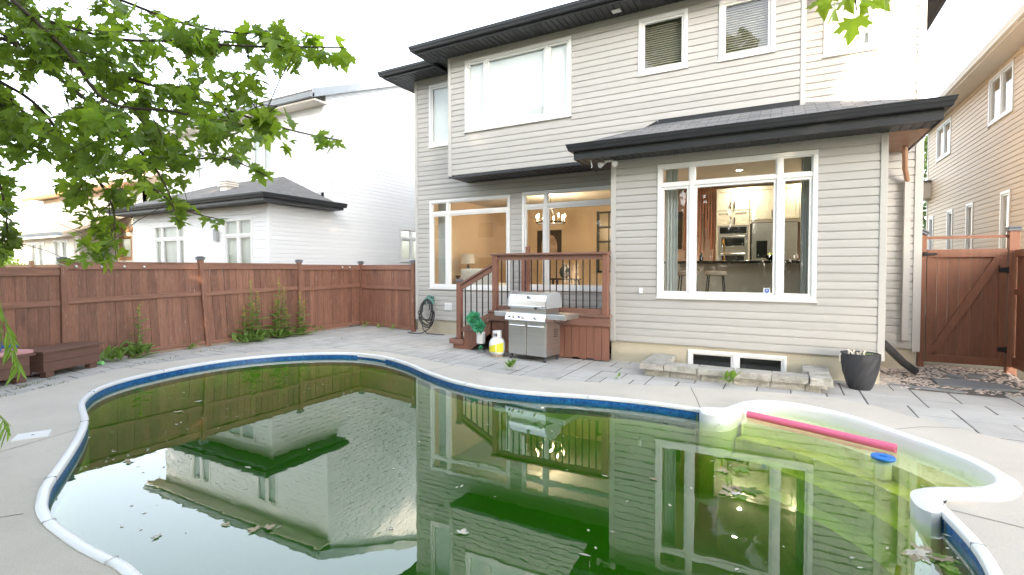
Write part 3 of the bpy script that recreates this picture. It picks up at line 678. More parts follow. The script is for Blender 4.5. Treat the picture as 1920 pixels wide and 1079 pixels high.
for W, a, b, z0, z1 in ((Wm, -8.165, -8.08, .33, 6.33), (Wo, -6.615, -6.53, 3.69, 6.33), (Wo, .25, .325, 4.2, 6.33), (Wb, -2.615, -2.53, .35, 3.49), (Wb, 1.21, 1.295, .33, 3.49), (Wm, 1.86, 1.965, .30, 6.33)): corner_trim(house, W, a, b, z0, z1)
for W, a, b, z in ((Wb, -2.53, 1.21, 3.44), (Wo, -6.53, .25, 6.30), (Wm, -8.08, -6.6, 6.28)):
    W.box(m := MB(), a, b, .0, .026, z, z + .06); m.build('frieze_trim', 'trim_beige', house)
# closed side walls of the volumes and the shell behind
for n_, b in (('wall', (-6.6, -6.46, YO + .14, YM, 3.70, 6.36)), ('wall', (.17, .31, YO + .14, YM, 3.70, 6.36)), ('wall', (-2.6, -2.46, YB + .14, YM, .33, 3.62)), ('wall', (1.14, 1.28, YB + .14, YM, .33, 3.62)),
              ('wall', (1.81, 1.95, YM + .14, 20, .0, 6.36)), ('wall', (-8.15, -8.01, YM + .14, 20, .0, 6.36)), ('wall', (-8.15, 1.95, 20, 20.14, 0, 6.36))):
    bx(*b).build(n_, 'siding_beige', house)
# foundation and basement window
fm = MB(); fm.box(-8.12, -2.58, YM + .02, YM + .14, -.2, .329); fm.box(1.25, 1.92, YM + .02, YM + .14, -.2, .329)
for a, b, z0, z1 in ((-2.605, -1.31, -.2, .349), (.11, 1.25, -.2, .349), (-1.31, .11, .295, .349), (-1.31, .11, -.2, -.06)): fm.box(a, b, YB + .02, YB + .14, z0, z1)
fm.box(-2.57, -2.46, YB + .14, YM, -.2, .329); fm.box(1.14, 1.25, YB + .14, YM, -.2, .329)
fm.build('foundation', 'foundation', house)
window(house, Wall('rear', YB + .03), opBW[0], opBW[1], opBW[2], opBW[3], (-.60,), None, None, case=.045, sash=.03)
bx(-1.4, .2, YB + .3, YB + .32, -.15, .33).build('basement_screen', 'plastic_dark', house)
# windows
window(house, Wm, *opL, (-7.16,), 2.98, None); window(house, Wm, *opD, (-4.53,), 3.005, None); window(house, Wm, *opUL, (), None, 'curtain_bright')
window(house, Wo, *opA, (-5.62, -4.18), None, 'curtain_bright'); window(house, Wo, *opB, (), None, 'blind_beige'); window(house, Wo, *opC, (), None, 'blind_beige')
wk = window(house, Wb, *opK, (-1.27, -.02), 3.0, None); window(house, Wm, *opR, (), None, 'curtain_bright')
bx(-.215, -.125, YB + .012, YB + .016, 1.225, 1.32).build('sticker', 'sticker_white', wk)
MB().box(-.20, -.14, YB + .0095, YB + .0115, 1.262, 1.312).add([(-.20, YB + .0095, 1.262), (-.14, YB + .0095, 1.262), (-.17, YB + .0095, 1.238)], [(0, 1, 2)]).build('sticker_emblem', 'sticker_blue', wk)
MB().box(-.182, -.178, YB + .008, YB + .0092, 1.27, 1.30).box(-.172, -.168, YB + .008, YB + .0092, 1.27, 1.30).box(-.162, -.158, YB + .008, YB + .0092, 1.27, 1.30).build('sticker_mark', 'sticker_white', wk)
for u0, u1 in ((-1.72, -1.52), (.28, .42)):
    n = 12; V = []
    for k in range(n + 1):
        x = u0 + (u1 - u0) * k / n; y = YB + .20 + .02 * math.sin(k * 2.1); V += [(x, y, .85), (x, y, 3.3)]
    MB().add(V, [(2 * k, 2 * k + 2, 2 * k + 3, 2 * k + 1) for k in range(n)]).build('curtain', 'curtain', wk, smooth=True, fix=False)
V = []
for k in range(13): V += [(-7.62 + .40 * k / 12, YM + .22 + .02 * math.sin(k * 2.1), .9), (-7.62 + .40 * k / 12, YM + .22 + .02 * math.sin(k * 2.1), 3.25)]
MB().add(V, [(2 * k, 2 * k + 2, 2 * k + 3, 2 * k + 1) for k in range(12)]).build('curtain', 'curtain', house, smooth=True, fix=False)
# cantilever underside, eaves, roofs
soffit_strips(house, -6.6, -2.47, YO + .02, YM - .02, 3.668)
MB().box(-6.615, .30, YO - .012, YO + .02, 3.655, 3.714).build('cantilever_fascia', 'metal_black', house)
SZ = 6.33
soffit_strips(house, -7.10, .80, 8.70, YO + .02, SZ); soffit_strips(house, -8.70, -7.10, 9.43, YM + .02, SZ + .002); soffit_strips(house, .80, 2.45, 9.43, YM + .02, SZ + .002)
soffit_strips(house, 1.95, 2.45, YM + .02, 20.4, SZ + .002, 'y'); soffit_strips(house, -8.70, -8.15, YM + .02, 20.4, SZ + .002, 'y')
epath = [(-8.70, 20.5), (-8.70, 9.43), (-7.10, 9.43), (-7.10, 8.70), (.80, 8.70), (.80, 9.43), (2.45, 9.43), (2.45, 20.5)]
MB().sweep(epath, [(0, SZ - .01), (.02, SZ - .01), (.02, SZ + .15), (0, SZ + .15), (0, SZ - .01)], side=-1).build('fascia', 'metal_black', house)
gutter(house, [(a - (.02 if a < -3 else -.02), b - .02) for a, b in epath], SZ + .028, -1)
rz0 = SZ + .15
rm = MB().add([(-8.75, 9.38, rz0), (2.5, 9.38, rz0), (2.5, 20.5, rz0), (-8.75, 20.5, rz0), (-5.0, 14.6, rz0 + 2.2), (-1.2, 14.6, rz0 + 2.2)], [(0, 1, 5, 4), (1, 2, 5), (2, 3, 4, 5), (3, 0, 4), (3, 2, 1, 0)])
rm.add([(-7.15, 8.65, rz0), (.85, 8.65, rz0), (.85, 9.38, rz0 + .31), (-7.15, 9.38, rz0 + .31), (-7.15, 9.38, rz0), (.85, 9.38, rz0)], [(0, 1, 2, 3), (0, 3, 4), (1, 5, 2), (0, 4, 5, 1)])
rm.build('roof', 'shingle', house)
bx(-2.76, -2.60, 8.90, 9.02, SZ - .022, SZ - .002).build('soffit_light', 'plastic_white', house, bevel=.006)
# roof of the one storey extension
EZ = 3.74; SL = .42
L0 = (-3.15, 8.03, EZ); R0 = (1.79, 8.03, EZ); hz = EZ + SL * 1.19
rr = MB().add([L0, R0, (.31, 9.51, EZ + SL * 1.48), (.31, YO - .001, hz), (-1.97, YO - .001, hz), (-3.15, YO - .001, EZ), (1.79, YM, EZ), (.31, YM, EZ + SL * 1.48)],
              [(0, 1, 2, 3, 4), (0, 4, 5), (1, 6, 7, 2)]).build('roof', 'shingle', house, fix=False)
sm = rr.modifiers.new('thick', 'SOLIDIFY'); sm.thickness = .025; sm.offset = -1
MB().beam((-3.13, YO - .012, EZ + .03), (-1.97, YO - .012, hz + .02), .022, .09).box(-1.97, .32, YO - .022, YO - .003, hz - .02, hz + .075).build('flashing', 'metal_black', house)
bpath = [(-3.12, YO), (-3.12, 8.06), (1.76, 8.06), (1.76, YM)]
MB().sweep(bpath, [(0, 3.485), (.02, 3.485), (.02, EZ), (0, EZ), (0, 3.485)], side=-1).build('fascia', 'metal_black', house)
gutter(house, [(-3.14, YO), (-3.14, 8.04), (1.78, 8.04), (1.78, YM)], 3.618, -1)
soffit_strips(house, -3.12, 1.76, 8.08, YB + .01, 3.495); soffit_strips(house, 1.285, 1.755, YB + .01, YM - .002, 3.493, 'y', .12, 'soffit_bounce_tint'); soffit_strips(house, -3.11, -2.605, YB + .01, YO, 3.497, 'y')
# downspout, drain pipe, lights, small fittings
MB().tube([(1.66, 9.55, 3.50), (1.66, 9.55, 3.38), (1.70, 9.75, 3.18), (1.755, 9.86, 3.0)], .036, 8).build('downspout_elbow', 'soffit_bounce_tint', house, smooth=True)  # elbow colour carries the sun glow
dsp = MB(); dsp.box(1.72, 1.80, 9.835, 9.905, .50, 3.04); dsp.build('downspout', 'trim_beige', house, smooth=True)
for z in (1.2, 2.4): bx(1.71, 1.81, 9.828, 9.91, z, z + .03).build('downspout_strap', 'trim_beige', house)
for s in (-1, 1):
    c = Vector((-2.62 + s * .085, 8.36, 3.44)); d = Vector((s * .45, -.75, -.35)).normalized()
    m = MB().tube([c + Vector((-s * .04, .04, .035)), c], .012, 6); m.tube([c, c + d * .03, c + d * .07, c + d * .10, c + d * .105], [.018, .032, .042, .052, .048], 12)
    m.build('spotlight', 'plastic_white', house, smooth=True)
bx(-2.70, -2.54, 8.35, 8.43, 3.47, 3.494).build('spotlight_base', 'plastic_white', house, bevel=.006)
MB().tube([(-2.86, 8.14, 3.48), (-2.86, 8.13, 3.42), (-2.84, 8.13, 3.38), (-2.85, 8.13, 3.34)], .006, 6).build('cable_end', 'plastic_white', house)
m = bx(-2.11, -2.05, YB - .05, YB - .016, 1.19, 1.29); m.box(-2.10, -2.06, YB - .062, YB - .05, 1.20, 1.24); m.build('outlet_cover', 'plastic_white', house, bevel=.005)
m = bx(-7.25, -7.03, YM - .035, YM - .016, .59, .77)
for k in range(4): m.box(-7.235, -7.045, YM - .05, YM - .035, .605 + k * .042, .635 + k * .042)
m.build('wall_vent', 'plastic_white', house)
dp = MB().tube([(1.36, 9.0, .52), (1.45, 9.1, .42), (1.66, 9.36, .20), (1.84, 9.55, .055)], .055, 14).build('drain_pipe', 'plastic_dark', None, smooth=True)
tag(dp, 'black plastic drain pipe sloping from the house wall to the pebbles', 'pipe')

# ------------------------------------------------------------------ rooms behind the glass
FZ, CZ = .80, 3.52
def room(x0, x1, y0, y1, wallm, ceil=CZ):
    bx(x0, x1, y0, y1, FZ - .1, FZ).build('interior_floor', 'floor_wood', house); bx(x0, x1, y0, y1, ceil, ceil + .08).build('interior_ceiling', 'ceiling_paint', house)
    bx(x0, x1, y1, y1 + .1, FZ, ceil).build('interior_wall', wallm, house)
    bx(x0 - .1, x0, y0, y1 + .1, FZ, ceil).build('interior_wall', wallm, house); bx(x1, x1 + .1, y0, y1 + .1, FZ, ceil).build('interior_wall', wallm, house)
room(-2.44, 1.12, YB + .16, 12.62, 'wall_peach')
room(-7.98, -2.66, YM + .16, 14.5, 'wall_warm')
def lamp_point(name, loc, watts, col, parent, r=.05, area=False):
    l = bpy.data.lights.new(name, 'AREA' if area else 'POINT'); l.energy = watts; l.color = col
    if area: l.shape = 'DISK'; l.size = r
    else: l.shadow_soft_size = r
    o = bpy.data.objects.new(name, l); COL.objects.link(o); o.parent = parent; o.location = Vector(loc) - BASE.get(parent.name, Vector((0, 0, 0))); return o
# kitchen
KY = 12.0
cab = thing('kitchen_cabinets', 'cream kitchen wall cabinets with black bar handles seen through the large window', 'cabinets', (-.6, KY, FZ))
bx(-1.27, 1.10, KY + .02, KY + .60, 2.60, 3.40).build('carcass', 'cabinet_cream', cab)
bx(-1.27, -1.22, KY, KY + .60, FZ, 2.60).box(-.62, -.58, KY, KY + .6, FZ, 2.60).build('side_panel', 'cabinet_cream', cab)
for x0, x1, z0, z1, hx in ((-1.26, -.93, 2.91, 3.37, -.965), (-.925, -.60, 2.91, 3.37, -.89), (-1.26, -.93, 2.57, 2.90, -.965), (-.925, -.60, 2.57, 2.90, -.89), (-.57, -.12, 2.68, 3.37, -.16), (-.11, .34, 2.68, 3.37, -.07), (.35, .75, 2.68, 3.37, .4)):
    d = bx(x0, x1, KY, KY + .018, z0, z1); w = .05
    for q in ((x0, x1, z0, z0 + w), (x0, x1, z1 - w, z1), (x0, x0 + w, z0 + w, z1 - w), (x1 - w, x1, z0 + w, z1 - w)): d.box(q[0], q[1], KY - .012, KY - .0005, q[2], q[3])
    do = d.build('cabinet_door', 'cabinet_cream', cab); bx(hx - .008, hx + .008, KY - .04, KY - .014, z0 + .04, z0 + .19).build('handle', 'black_iron', do)
ov = thing('wall_oven', 'stainless double wall oven with black glass doors in the kitchen', 'oven', (-.9, KY, FZ))
bx(-1.215, -.625, KY - .01, KY + .5, 1.35, 2.56).build('body', 'steel', ov)
for z0, z1 in ((2.08, 2.36), (1.42, 1.98)):
    dd = bx(-1.19, -.65, KY - .028, KY - .011, z0, z1).build('oven_door', 'steel', ov); bx(-1.15, -.69, KY - .032, KY - .0285, z0 + .04, z1 - .07).build('oven_window', 'glass_black', dd)
    MB().tube([(-1.16, KY - .06, z1 - .03), (-.68, KY - .06, z1 - .03)], .011, 8).build('oven_handle', 'steel_bright', dd)
bx(-1.19, -.65, KY - .026, KY - .011, 2.40, 2.54).build('control_panel', 'glass_black', ov)
fr = thing('refrigerator', 'stainless refrigerator beside the wall oven', 'refrigerator', (.1, KY, FZ))
bx(-.55, .33, KY - .02, KY + .55, FZ + .02, 2.62).build('body', 'plastic_dark', fr)
bx(-.54, -.115, KY - .05, KY - .021, FZ + .05, 2.60).build('fridge_door', 'steel', fr); bx(-.105, .32, KY - .05, KY - .021, FZ + .05, 2.60).build('fridge_door', 'steel', fr)
bx(-.45, -.24, KY - .056, KY - .0505, 1.85, 2.22).build('dispenser', 'glass_black', fr)
MB().tube([(-.14, KY - .09, 1.2), (-.14, KY - .09, 2.4)], .012, 8).build('fridge_handle', 'steel_bright', fr)
isl = thing('kitchen_island', 'pale grey kitchen island with dark countertop behind the stools', 'island', (-.5, 10.5, FZ))
bx(-2.3, .55, 10.25, 10.9, FZ, 1.715).build('island_base', 'island_grey', isl); bx(-2.36, .6, 10.0, 10.95, 1.716, 1.765).build('countertop', 'counter_dark', isl, bevel=.006)
fa = MB().tube([(-.97, 10.6, 1.766), (-.97, 10.6, 2.12), (-.97, 10.55, 2.18), (-.97, 10.47, 2.18), (-.97, 10.43, 2.10)], .014, 8).tube([(-.97, 10.6, 1.9), (-.87, 10.6, 1.93)], .009, 6).lathe([(.05, 1.7665), (.05, 1.775), (.015, 1.785)], 12, (-.97, 10.6, 0)).build('faucet', 'brass', None, smooth=True)
tag(fa, 'brass gooseneck faucet on the kitchen island', 'faucet')
bw = MB().lathe([(.05, 1.7665), (.09, 1.79), (.15, 1.86), (.145, 1.865), (.08, 1.80), (.001, 1.79)], 18, (-.12, 10.4, 0)).build('fruit_bowl', 'glass_black', None, smooth=True)
tag(bw, 'dark fruit bowl on the kitchen island', 'bowl')
for k, (x, y) in enumerate(((-.16, 10.38), (-.08, 10.36), (-.12, 10.45))):
    o = MB().lathe([(.001, -.045), (.03, -.03), (.045, 0), (.03, .03), (.001, .045)], 12).build('fruit', 'lemon', None, smooth=True); o.location = (x, y, 1.875)
    tag(o, 'yellow green fruit piled in the bowl', 'fruit', 'fruit in the bowl')
o = MB().lathe([(.035, 1.7665), (.04, 1.80), (.035, 1.87), (.012, 1.90), (.012, 1.94), (.001, 1.945)], 12, (-1.36, 10.35, 0)).build('soap_bottle', 'glass_black', None, smooth=True); tag(o, 'small dark bottle on the kitchen island', 'bottle')
slw = thing('slat_screen', 'hanging red brown wooden slats of stepped lengths on the kitchen wall', 'slat screen', (-1.6, 12.5, CZ))
for k in range(13):
    x = -2.02 + k * .06; L = (1.35, .95, 1.1, 1.3, 1.0, 1.05, 1.42, .5, .85, 1.1, 1.35, 1.6, .95)[k]
    bx(x, x + .035, 12.3, 12.34, CZ - .12 - L, CZ - .01).build('slat', 'slat_red', slw)
bx(-2.36, -2.10, 12.56, 12.61, 2.1, 3.0).build('dark_frame', 'picture_dark', None); tag(bpy.data.objects['dark_frame'], 'tall dark frame on the wall left of the slats', 'frame')
for k, (x, y) in enumerate(((-1.9, 10.5), (-.71, 10.52), (-.71, 11.8), (.47, 11.85))):
    o = thing('downlight', ('round recessed ceiling light above the stools', 'round recessed ceiling light above the island centre', 'round recessed ceiling light near the oven cabinets', 'round recessed ceiling light in the kitchen corner')[k], 'ceiling light', (x, y, CZ), 'kitchen ceiling lights')
    MB().lathe([(.055, CZ - .006), (.075, CZ - .004), (.075, CZ - .001)], 20, (x, y, 0)).build('trim_ring', 'vinyl_white', o); MB().lathe([(.05, CZ - .009), (.05, CZ - .0065)], 20, (x, y, 0)).build('lens', 'downlight', o)
    lamp_point('downlight_lamp', (x, y, CZ - .02), 4.6, (1.0, .88, .70), o, .05, True)
def stool(x, y, label):
    s = thing('bar_stool', label, 'stool', (x, y, FZ), 'stools at the kitchen island')
    m = MB(); m.lathe([(.02, 1.49), (.16, 1.492), (.185, 1.51), (.185, 1.55), (.165, 1.575), (.02, 1.58)], 24, (x, y, 0)); m.build('seat', 'fabric_beige', s, smooth=True)
    for sx in (-1, 1):
        for sy in (-1, 1): MB().tube([(x + sx * .12, y + sy * .12, 1.49), (x + sx * .18, y + sy * .18, FZ)], .011, 8).build('leg', 'black_iron', s)
    q = .155; MB().tube([(x - q, y - q, 1.12), (x + q, y - q, 1.12), (x + q, y + q, 1.12), (x - q, y + q, 1.12), (x - q, y - q, 1.12)], .009, 6).build('footrest', 'black_iron', s)
stool(-1.01, 9.55, 'round beige upholstered bar stool in the middle of the large window'); stool(-1.49, 9.55, 'round beige bar stool nearer the left curtain, half hidden by the window mullion')
# dining room
ch = thing('chandelier', 'black ring chandelier with lit candle bulbs in the dining room', 'chandelier', (-5.15, 11.6, 2.8))
MB().tube([(-5.15 + .36 * math.cos(2 * math.pi * k / 28), 11.6 + .36 * math.sin(2 * math.pi * k / 28), 2.79) for k in range(29)], .02, 6, False).build('ring', 'black_iron', ch, smooth=True)
MB().tube([(-5.15, 11.6, CZ - .01), (-5.15, 11.6, 3.2)], .008, 6).tube([(-5.15, 11.6, 3.2), (-5.50, 11.6, 2.8)], .006, 5).tube([(-5.15, 11.6, 3.2), (-4.80, 11.6, 2.8)], .006, 5).tube([(-5.15, 11.6, 3.2), (-5.15, 11.95, 2.8)], .006, 5).build('stem', 'black_iron', ch)
for k in range(8):
    a = 2 * math.pi * k / 8 + .2; x, y = -5.15 + .36 * math.cos(a), 11.6 + .36 * math.sin(a)
    c = MB().tube([(x, y, 2.80), (x, y, 2.90)], .012, 8).build('candle', 'bone_white', ch); MB().lathe([(.004, 2.902), (.022, 2.93), (.02, 2.96), (.003, 3.005)], 10, (x, y, 0)).build('bulb', 'flame', c, smooth=True)
lamp_point('chandelier_lamp', (-5.15, 11.6, 2.93), 21, (1.0, .76, .50), ch, .04)
pic = thing('framed_picture', 'dark framed picture with a pale arch on the dining room wall', 'picture', (-6.5, 14.48, 2.5))
m = bx(-6.9, -6.06, 14.47, 14.498, 1.95, 2.84).build('picture_frame', 'picture_dark', pic)
MB().prism([(-6.75, 2.0), (-6.2, 2.0), (-6.2, 2.4), (-6.24, 2.55), (-6.33, 2.66), (-6.475, 2.72), (-6.62, 2.66), (-6.71, 2.55), (-6.75, 2.4)], 0, .01).build('canvas', 'picture_sand', pic)
cv = bpy.data.objects['canvas']
for v in cv.data.vertices:
    q = v.co + BASE[cv.name]; v.co = Vector((q.x, 14.468 - q.z, q.y)) - BASE[cv.name]
mi = thing('grid_mirror', 'tall black grid framed mirror at the right end of the dining room', 'mirror', (-4.6, 14.48, 2.4))
m = bx(-4.90, -4.82, 14.46, 14.498, 1.5, 3.35).box(-4.22, -4.14, 14.46, 14.498, 1.5, 3.35)
for z in (1.5, 1.95, 2.4, 2.83, 3.28): m.box(-4.82, -4.22, 14.46, 14.498, z, z + .06)
m.box(-4.54, -4.51, 14.462, 14.497, 1.56, 3.28); m.build('mirror_frame', 'black_iron', mi); bx(-4.82, -4.22, 14.488, 14.496, 1.5, 3.3).build('mirror_glass', 'mirror_pane', mi)
cs = thing('console_table', 'dark wooden console table against the dining room wall', 'table', (-5.6, 13.8, FZ))
bx(-6.05, -5.2, 13.6, 14.0, 1.28, 1.33).build('table_top', 'picture_dark', cs)
for x in (-6.0, -5.3):
    for y in (13.62, 13.93): bx(x, x + .05, y, y + .05, FZ, 1.28).build('leg', 'picture_dark', cs)
o = MB().lathe([(.07, 1.331), (.14, 1.40), (.17, 1.50), (.15, 1.62), (.08, 1.68), (.065, 1.72), (.08, 1.74)], 22, (-5.66, 13.8, 0)).build('vase', 'vase_blue', None, smooth=True); tag(o, 'round dark blue vase on the console table', 'vase')
lt = thing('table_lamp', 'white drum table lamp behind the left dining room window', 'lamp', (-7.5, 11.5, 1.45))
MB().lathe([(.19, 1.75), (.20, 1.76), (.17, 2.02), (.165, 2.02)], 24, (-7.6, 11.5, 0)).build('lamp_shade', 'fabric_white', lt, smooth=True); MB().lathe([(.07, 1.431), (.08, 1.5), (.03, 1.7), (.012, 1.76)], 16, (-7.6, 11.5, 0)).build('lamp_base', 'vase_blue', lt, smooth=True)
st = thing('side_table', 'dark side table under the drum lamp', 'table', (-7.6, 11.5, FZ)); bx(-7.85, -7.2, 11.25, 11.75, 1.38, 1.43).build('table_top', 'picture_dark', st)
for x in (-7.83, -7.26):
    for y in (11.27, 11.69): bx(x, x + .04, y, y + .04, FZ, 1.38).build('leg', 'picture_dark', st)
sf = thing('armchair', 'white armchair in front of the drum lamp', 'armchair', (-6.7, 11.0, FZ))
bx(-7.25, -6.2, 10.75, 11.2, FZ + .1, 1.25).build('seat', 'fabric_white', sf, bevel=.05, seg=3); bx(-7.25, -6.2, 10.58, 10.76, FZ + .1, 1.62).build('backrest', 'fabric_white', sf, bevel=.05, seg=3)

# ------------------------------------------------------------------ porch deck with stairs and railing
por = thing('porch_deck', 'red brown wooden porch with black balusters and stairs against the house', 'porch', (-3.8, 8.9, 0))
DX0, DX1, DY = -4.93, -2.575, 8.30
for k in range(17):
    w = (DX1 - DX0) / 17; MB().box(DX0 + k * w + .003, DX0 + (k + 1) * w - .003, DY, DY + .02, .02 + (.02 if k in (1, 12, 14) else 0), .63).build('skirt_board', 'deck_wood', por)
for k in range(10): MB().box(DX0 - .02, DX0, DY + .02 + k * .145, DY + .162 + k * .145, .02, .63).build('skirt_board', 'deck_wood', por)
MB().box(DX0 - .05, DX1 + .02, DY - .035, DY - .001, .61, .775).build('fascia_board', 'deck_wood_h', por, bevel=.005)
MB().box(DX0 - .05, DX0 - .021, DY, YM - .03, .61, .775).build('fascia_board', 'deck_wood_h', por, bevel=.005)
for k in range(11):
    y0 = DY - .065 + k * .145; MB().box(DX0 - .07, DX1 + .03 if y0 < 8.3 else DX1 - .02, y0, y0 + .14, .776, .806).build('deck_board', 'deck_wood_h', por, bevel=.004)
def dpost(x, y, z0, z1, s=.10, cap=False):
    p = MB().box(x - s / 2, x + s / 2, y - s / 2, y + s / 2, z0, z1).build('rail_post', 'deck_wood', por, bevel=.006)
    if cap:
        MB().box(x - .065, x + .065, y - .065, y + .065, z1, z1 + .03).box(x - .05, x + .05, y - .05, y + .05, z1 + .0302, z1 + .045).build('post_cap', 'cap_grey', p, bevel=.004)
RY = DY + .01
dpost(-4.86, RY, .807, 1.87); dpost(-2.645, RY, .807, 1.87); dpost(-4.86, 9.55, .807, 1.87); dpost(-4.86, 9.72, .807, 2.1, .08)
MB().box(-4.93, -2.575, RY - .075, RY + .075, 1.871, 1.91).build('handrail', 'deck_wood_h', por, bevel=.006)
MB().box(-4.808, -2.697, RY - .02, RY + .02, 1.78, 1.868).build('top_rail', 'deck_wood_h', por); MB().box(-4.808, -2.697, RY - .02, RY + .02, .83, .91).build('bottom_rail', 'deck_wood_h', por)
for k in range(16):
    x = -4.72 + k * .1275; MB().box(x - .009, x + .009, RY - .009, RY + .009, .911, 1.779).build('baluster', 'black_iron', por)
MB().box(-4.90, -4.82, RY + .052, 9.49, 1.78, 1.868).build('top_rail', 'deck_wood_h', por) if False else None
# stairs go down to the left along the house wall
for k, (z, x1) in enumerate(((.60, -4.98), (.40, -5.26), (.20, -5.54))):
    MB().box(x1 - .30, x1, RY - .06, 9.50, z - .04, z).build('stair_tread', 'deck_wood_h', por, bevel=.005)
    MB().box(x1 - .275, x1 - .25, RY - .03, 9.48, max(.01, z - .20), z - .041).build('stair_riser', 'deck_wood_h', por)
for y in (RY - .045, 9.45):
    pr = [(-4.95, .60), (-4.95, .36), (-5.40, .005), (-5.83, .005), (-5.83, .16), (-5.56, .16), (-5.56, .36), (-5.28, .36), (-5.28, .56), (-4.98, .56)]
    MB().extrude(pr, lambda a, b: (a, y, b), lambda a, b: (a, y + .035, b)).build('stringer', 'deck_wood', por)
MB().box(-5.90, -5.56, RY - .09, RY + .09, .10, .20).build('newel_base', 'deck_wood_h', por, bevel=.005)
dpost(-5.70, RY, .201, 1.36, .10, True)
MB().beam((-5.65, RY, 1.235), (-4.91, RY, 1.62), .045, .085).build('stair_rail', 'deck_wood_h', por); MB().beam((-5.66, RY, 1.305), (-4.905, RY, 1.70), .12, .035).build('stair_handrail', 'deck_wood_h', por)
MB().beam((-5.65, RY, .37), (-4.91, RY, .755), .04, .08).build('stair_rail', 'deck_wood_h', por)
for k in range(5):
    x = -5.56 + k * .135; zc = (x + 5.65) * .52; MB().box(x - .009, x + .009, RY - .009, RY + .009, .385 + zc, 1.225 + zc).build('baluster', 'black_iron', por)

# ------------------------------------------------------------------ barbecue
gr = thing('barbecue_grill', 'stainless steel gas barbecue with closed lid and side shelves in front of the porch', 'barbecue', (-3.86, 7.98, 0), rz=R_(-9))
G = gr
bx(-.40, .40, -.22, .24, .10, .70).build('cabinet', 'steel', G, bevel=.006)
for x0, x1 in ((-.395, -.006), (.006, .395)):
    d = bx(x0, x1, -.245, -.221, .10, .685).build('cabinet_door', 'steel', G, bevel=.006)
    xm = (x0 + x1) / 2; MB().tube([(x0 + .03, -.247, .62), (x0 + .05, -.275, .62), (x1 - .05, -.275, .62), (x1 - .03, -.247, .62)], .010, 8).build('door_handle', 'steel_bright', d, smooth=True)
MB().extrude([(-.30, .70), (-.31, .72), (-.27, .835), (-.24, .84), (.20, .84), (.20, .70)], lambda a, b: (-.43, a, b), lambda a, b: (.43, a, b)).build('control_panel', 'steel_bright', G, bevel=.004)
for x, r in ((-.34, .012), (-.25, .026), (-.13, .014), (-.04, .026), (.22, .026)):
    MB().tube([(x, -.288, .775), (x, -.318, .768), (x, -.326, .766)], [r, r, r * .7], 14).build('knob', 'plastic_dark' if r < .02 else 'steel', G, smooth=True)
bx(-.38, .38, -.21, .22, .841, .93).build('firebox', 'steel', G, bevel=.004)
lidp = [(-.235, .93), (-.245, .97), (-.235, 1.06), (-.195, 1.155), (-.12, 1.205), (.05, 1.215), (.17, 1.18), (.23, 1.08), (.24, .93)]
ld = MB().extrude(lidp, lambda a, b: (-.40, a, b), lambda a, b: (.40, a, b)).build('lid', 'steel_bright', G, bevel=.008)
for s in (-1, 1): MB().extrude([(a * 1.02, b + .004 if b > .94 else b) for a, b in lidp], lambda a, b: (s * .401, a, b), lambda a, b: (s * .43, a, b)).build('lid_end', 'plastic_grey', ld, bevel=.008)
MB().tube([(-.36, -.245, .965), (-.36, -.295, .965), (.36, -.295, .965), (.36, -.245, .965)], .014, 8).build('lid_handle', 'steel_bright', ld, smooth=True)
MB().tube([(.03, -.222, 1.115), (.03, -.236, 1.11)], [.038, .034], 16).build('lid_badge', 'plastic_grey', ld)
MB().tube([(.21, -.255, .94), (.21, -.275, .935)], .028, 14).build('thermometer', 'plastic_dark', G)
for s in (-1, 1):
    a, b = (.435, .80) if s > 0 else (-.72, -.435)
    sh = bx(a, b, -.26, .20, .755, .845).build('side_shelf', 'steel', G, bevel=.01); bx(a + .02, b - .02, -.2635, -.2605, .765, .83).build('shelf_front', 'plastic_grey', sh)
MB().tube([(.45, -.1, .75), (.5, -.05, .68), (.6, .0, .67), (.7, .05, .74)], .008, 6).build('gas_tube', 'plastic_dark', G)
m = MB()
for i in range(3):
    for k in range(5): m.box(.4005, .404, .02 + i * .045, .05 + i * .045, .42 + k * .032, .435 + k * .032)
m.build('side_vent', 'plastic_dark', G)
for x in (-.36, .36):
    for y in (-.19, .20):
        c = MB().box(x - .015, x + .015, y - .02, y + .02, .065, .10).build('caster', 'plastic_dark', G); MB().tube([(x - .016, y - .012, .034), (x + .016, y - .012, .034)], .034, 14).build('wheel', 'plastic_dark', c)
# propane tank
tk = thing('propane_tank', 'white propane tank with yellow label beside the barbecue', 'gas tank', (-4.57, 7.88, 0))
tx, ty = -4.57, 7.88
MB().lathe([(.105, .0), (.115, .004), (.112, .045), (.10, .05)], 24, (tx, ty, 0)).build('foot_ring', 'old_sill', tk)
MB().lathe([(.05, .028), (.12, .05), (.145, .085), (.15, .12), (.15, .24), (.14, .29), (.105, .335), (.055, .355), (.02, .36)], 32, (tx, ty, 0)).build('tank_body', 'tank_white', tk, smooth=True)
for (a0, a1, zl0, zl1, zh0, zh1) in ((-2.9, -1.25, .10, .10, .16, .24), (-1.15, -.25, .095, .10, .25, .27)):
    V = []; n = 14
    for k in range(n + 1):
        a = a0 + (a1 - a0) * k / n; t = k / n; V += [(tx + .1515 * math.cos(a), ty + .1515 * math.sin(a), zl0 + (zl1 - zl0) * t), (tx + .1515 * math.cos(a), ty + .1515 * math.sin(a), zh0 + (zh1 - zh0) * t)]
    MB().add(V, [(2 * k, 2 * k + 2, 2 * k + 3, 2 * k + 1) for k in range(n)]).build('label', 'label_yellow', tk, smooth=True, fix=False)
m = MB(); V = []
for k in range(25):
    a = 2 * math.pi * k / 24; V += [(tx + .085 * math.cos(a), ty + .085 * math.sin(a), z) for z in (.335, .375, .435, .475)]
F = []
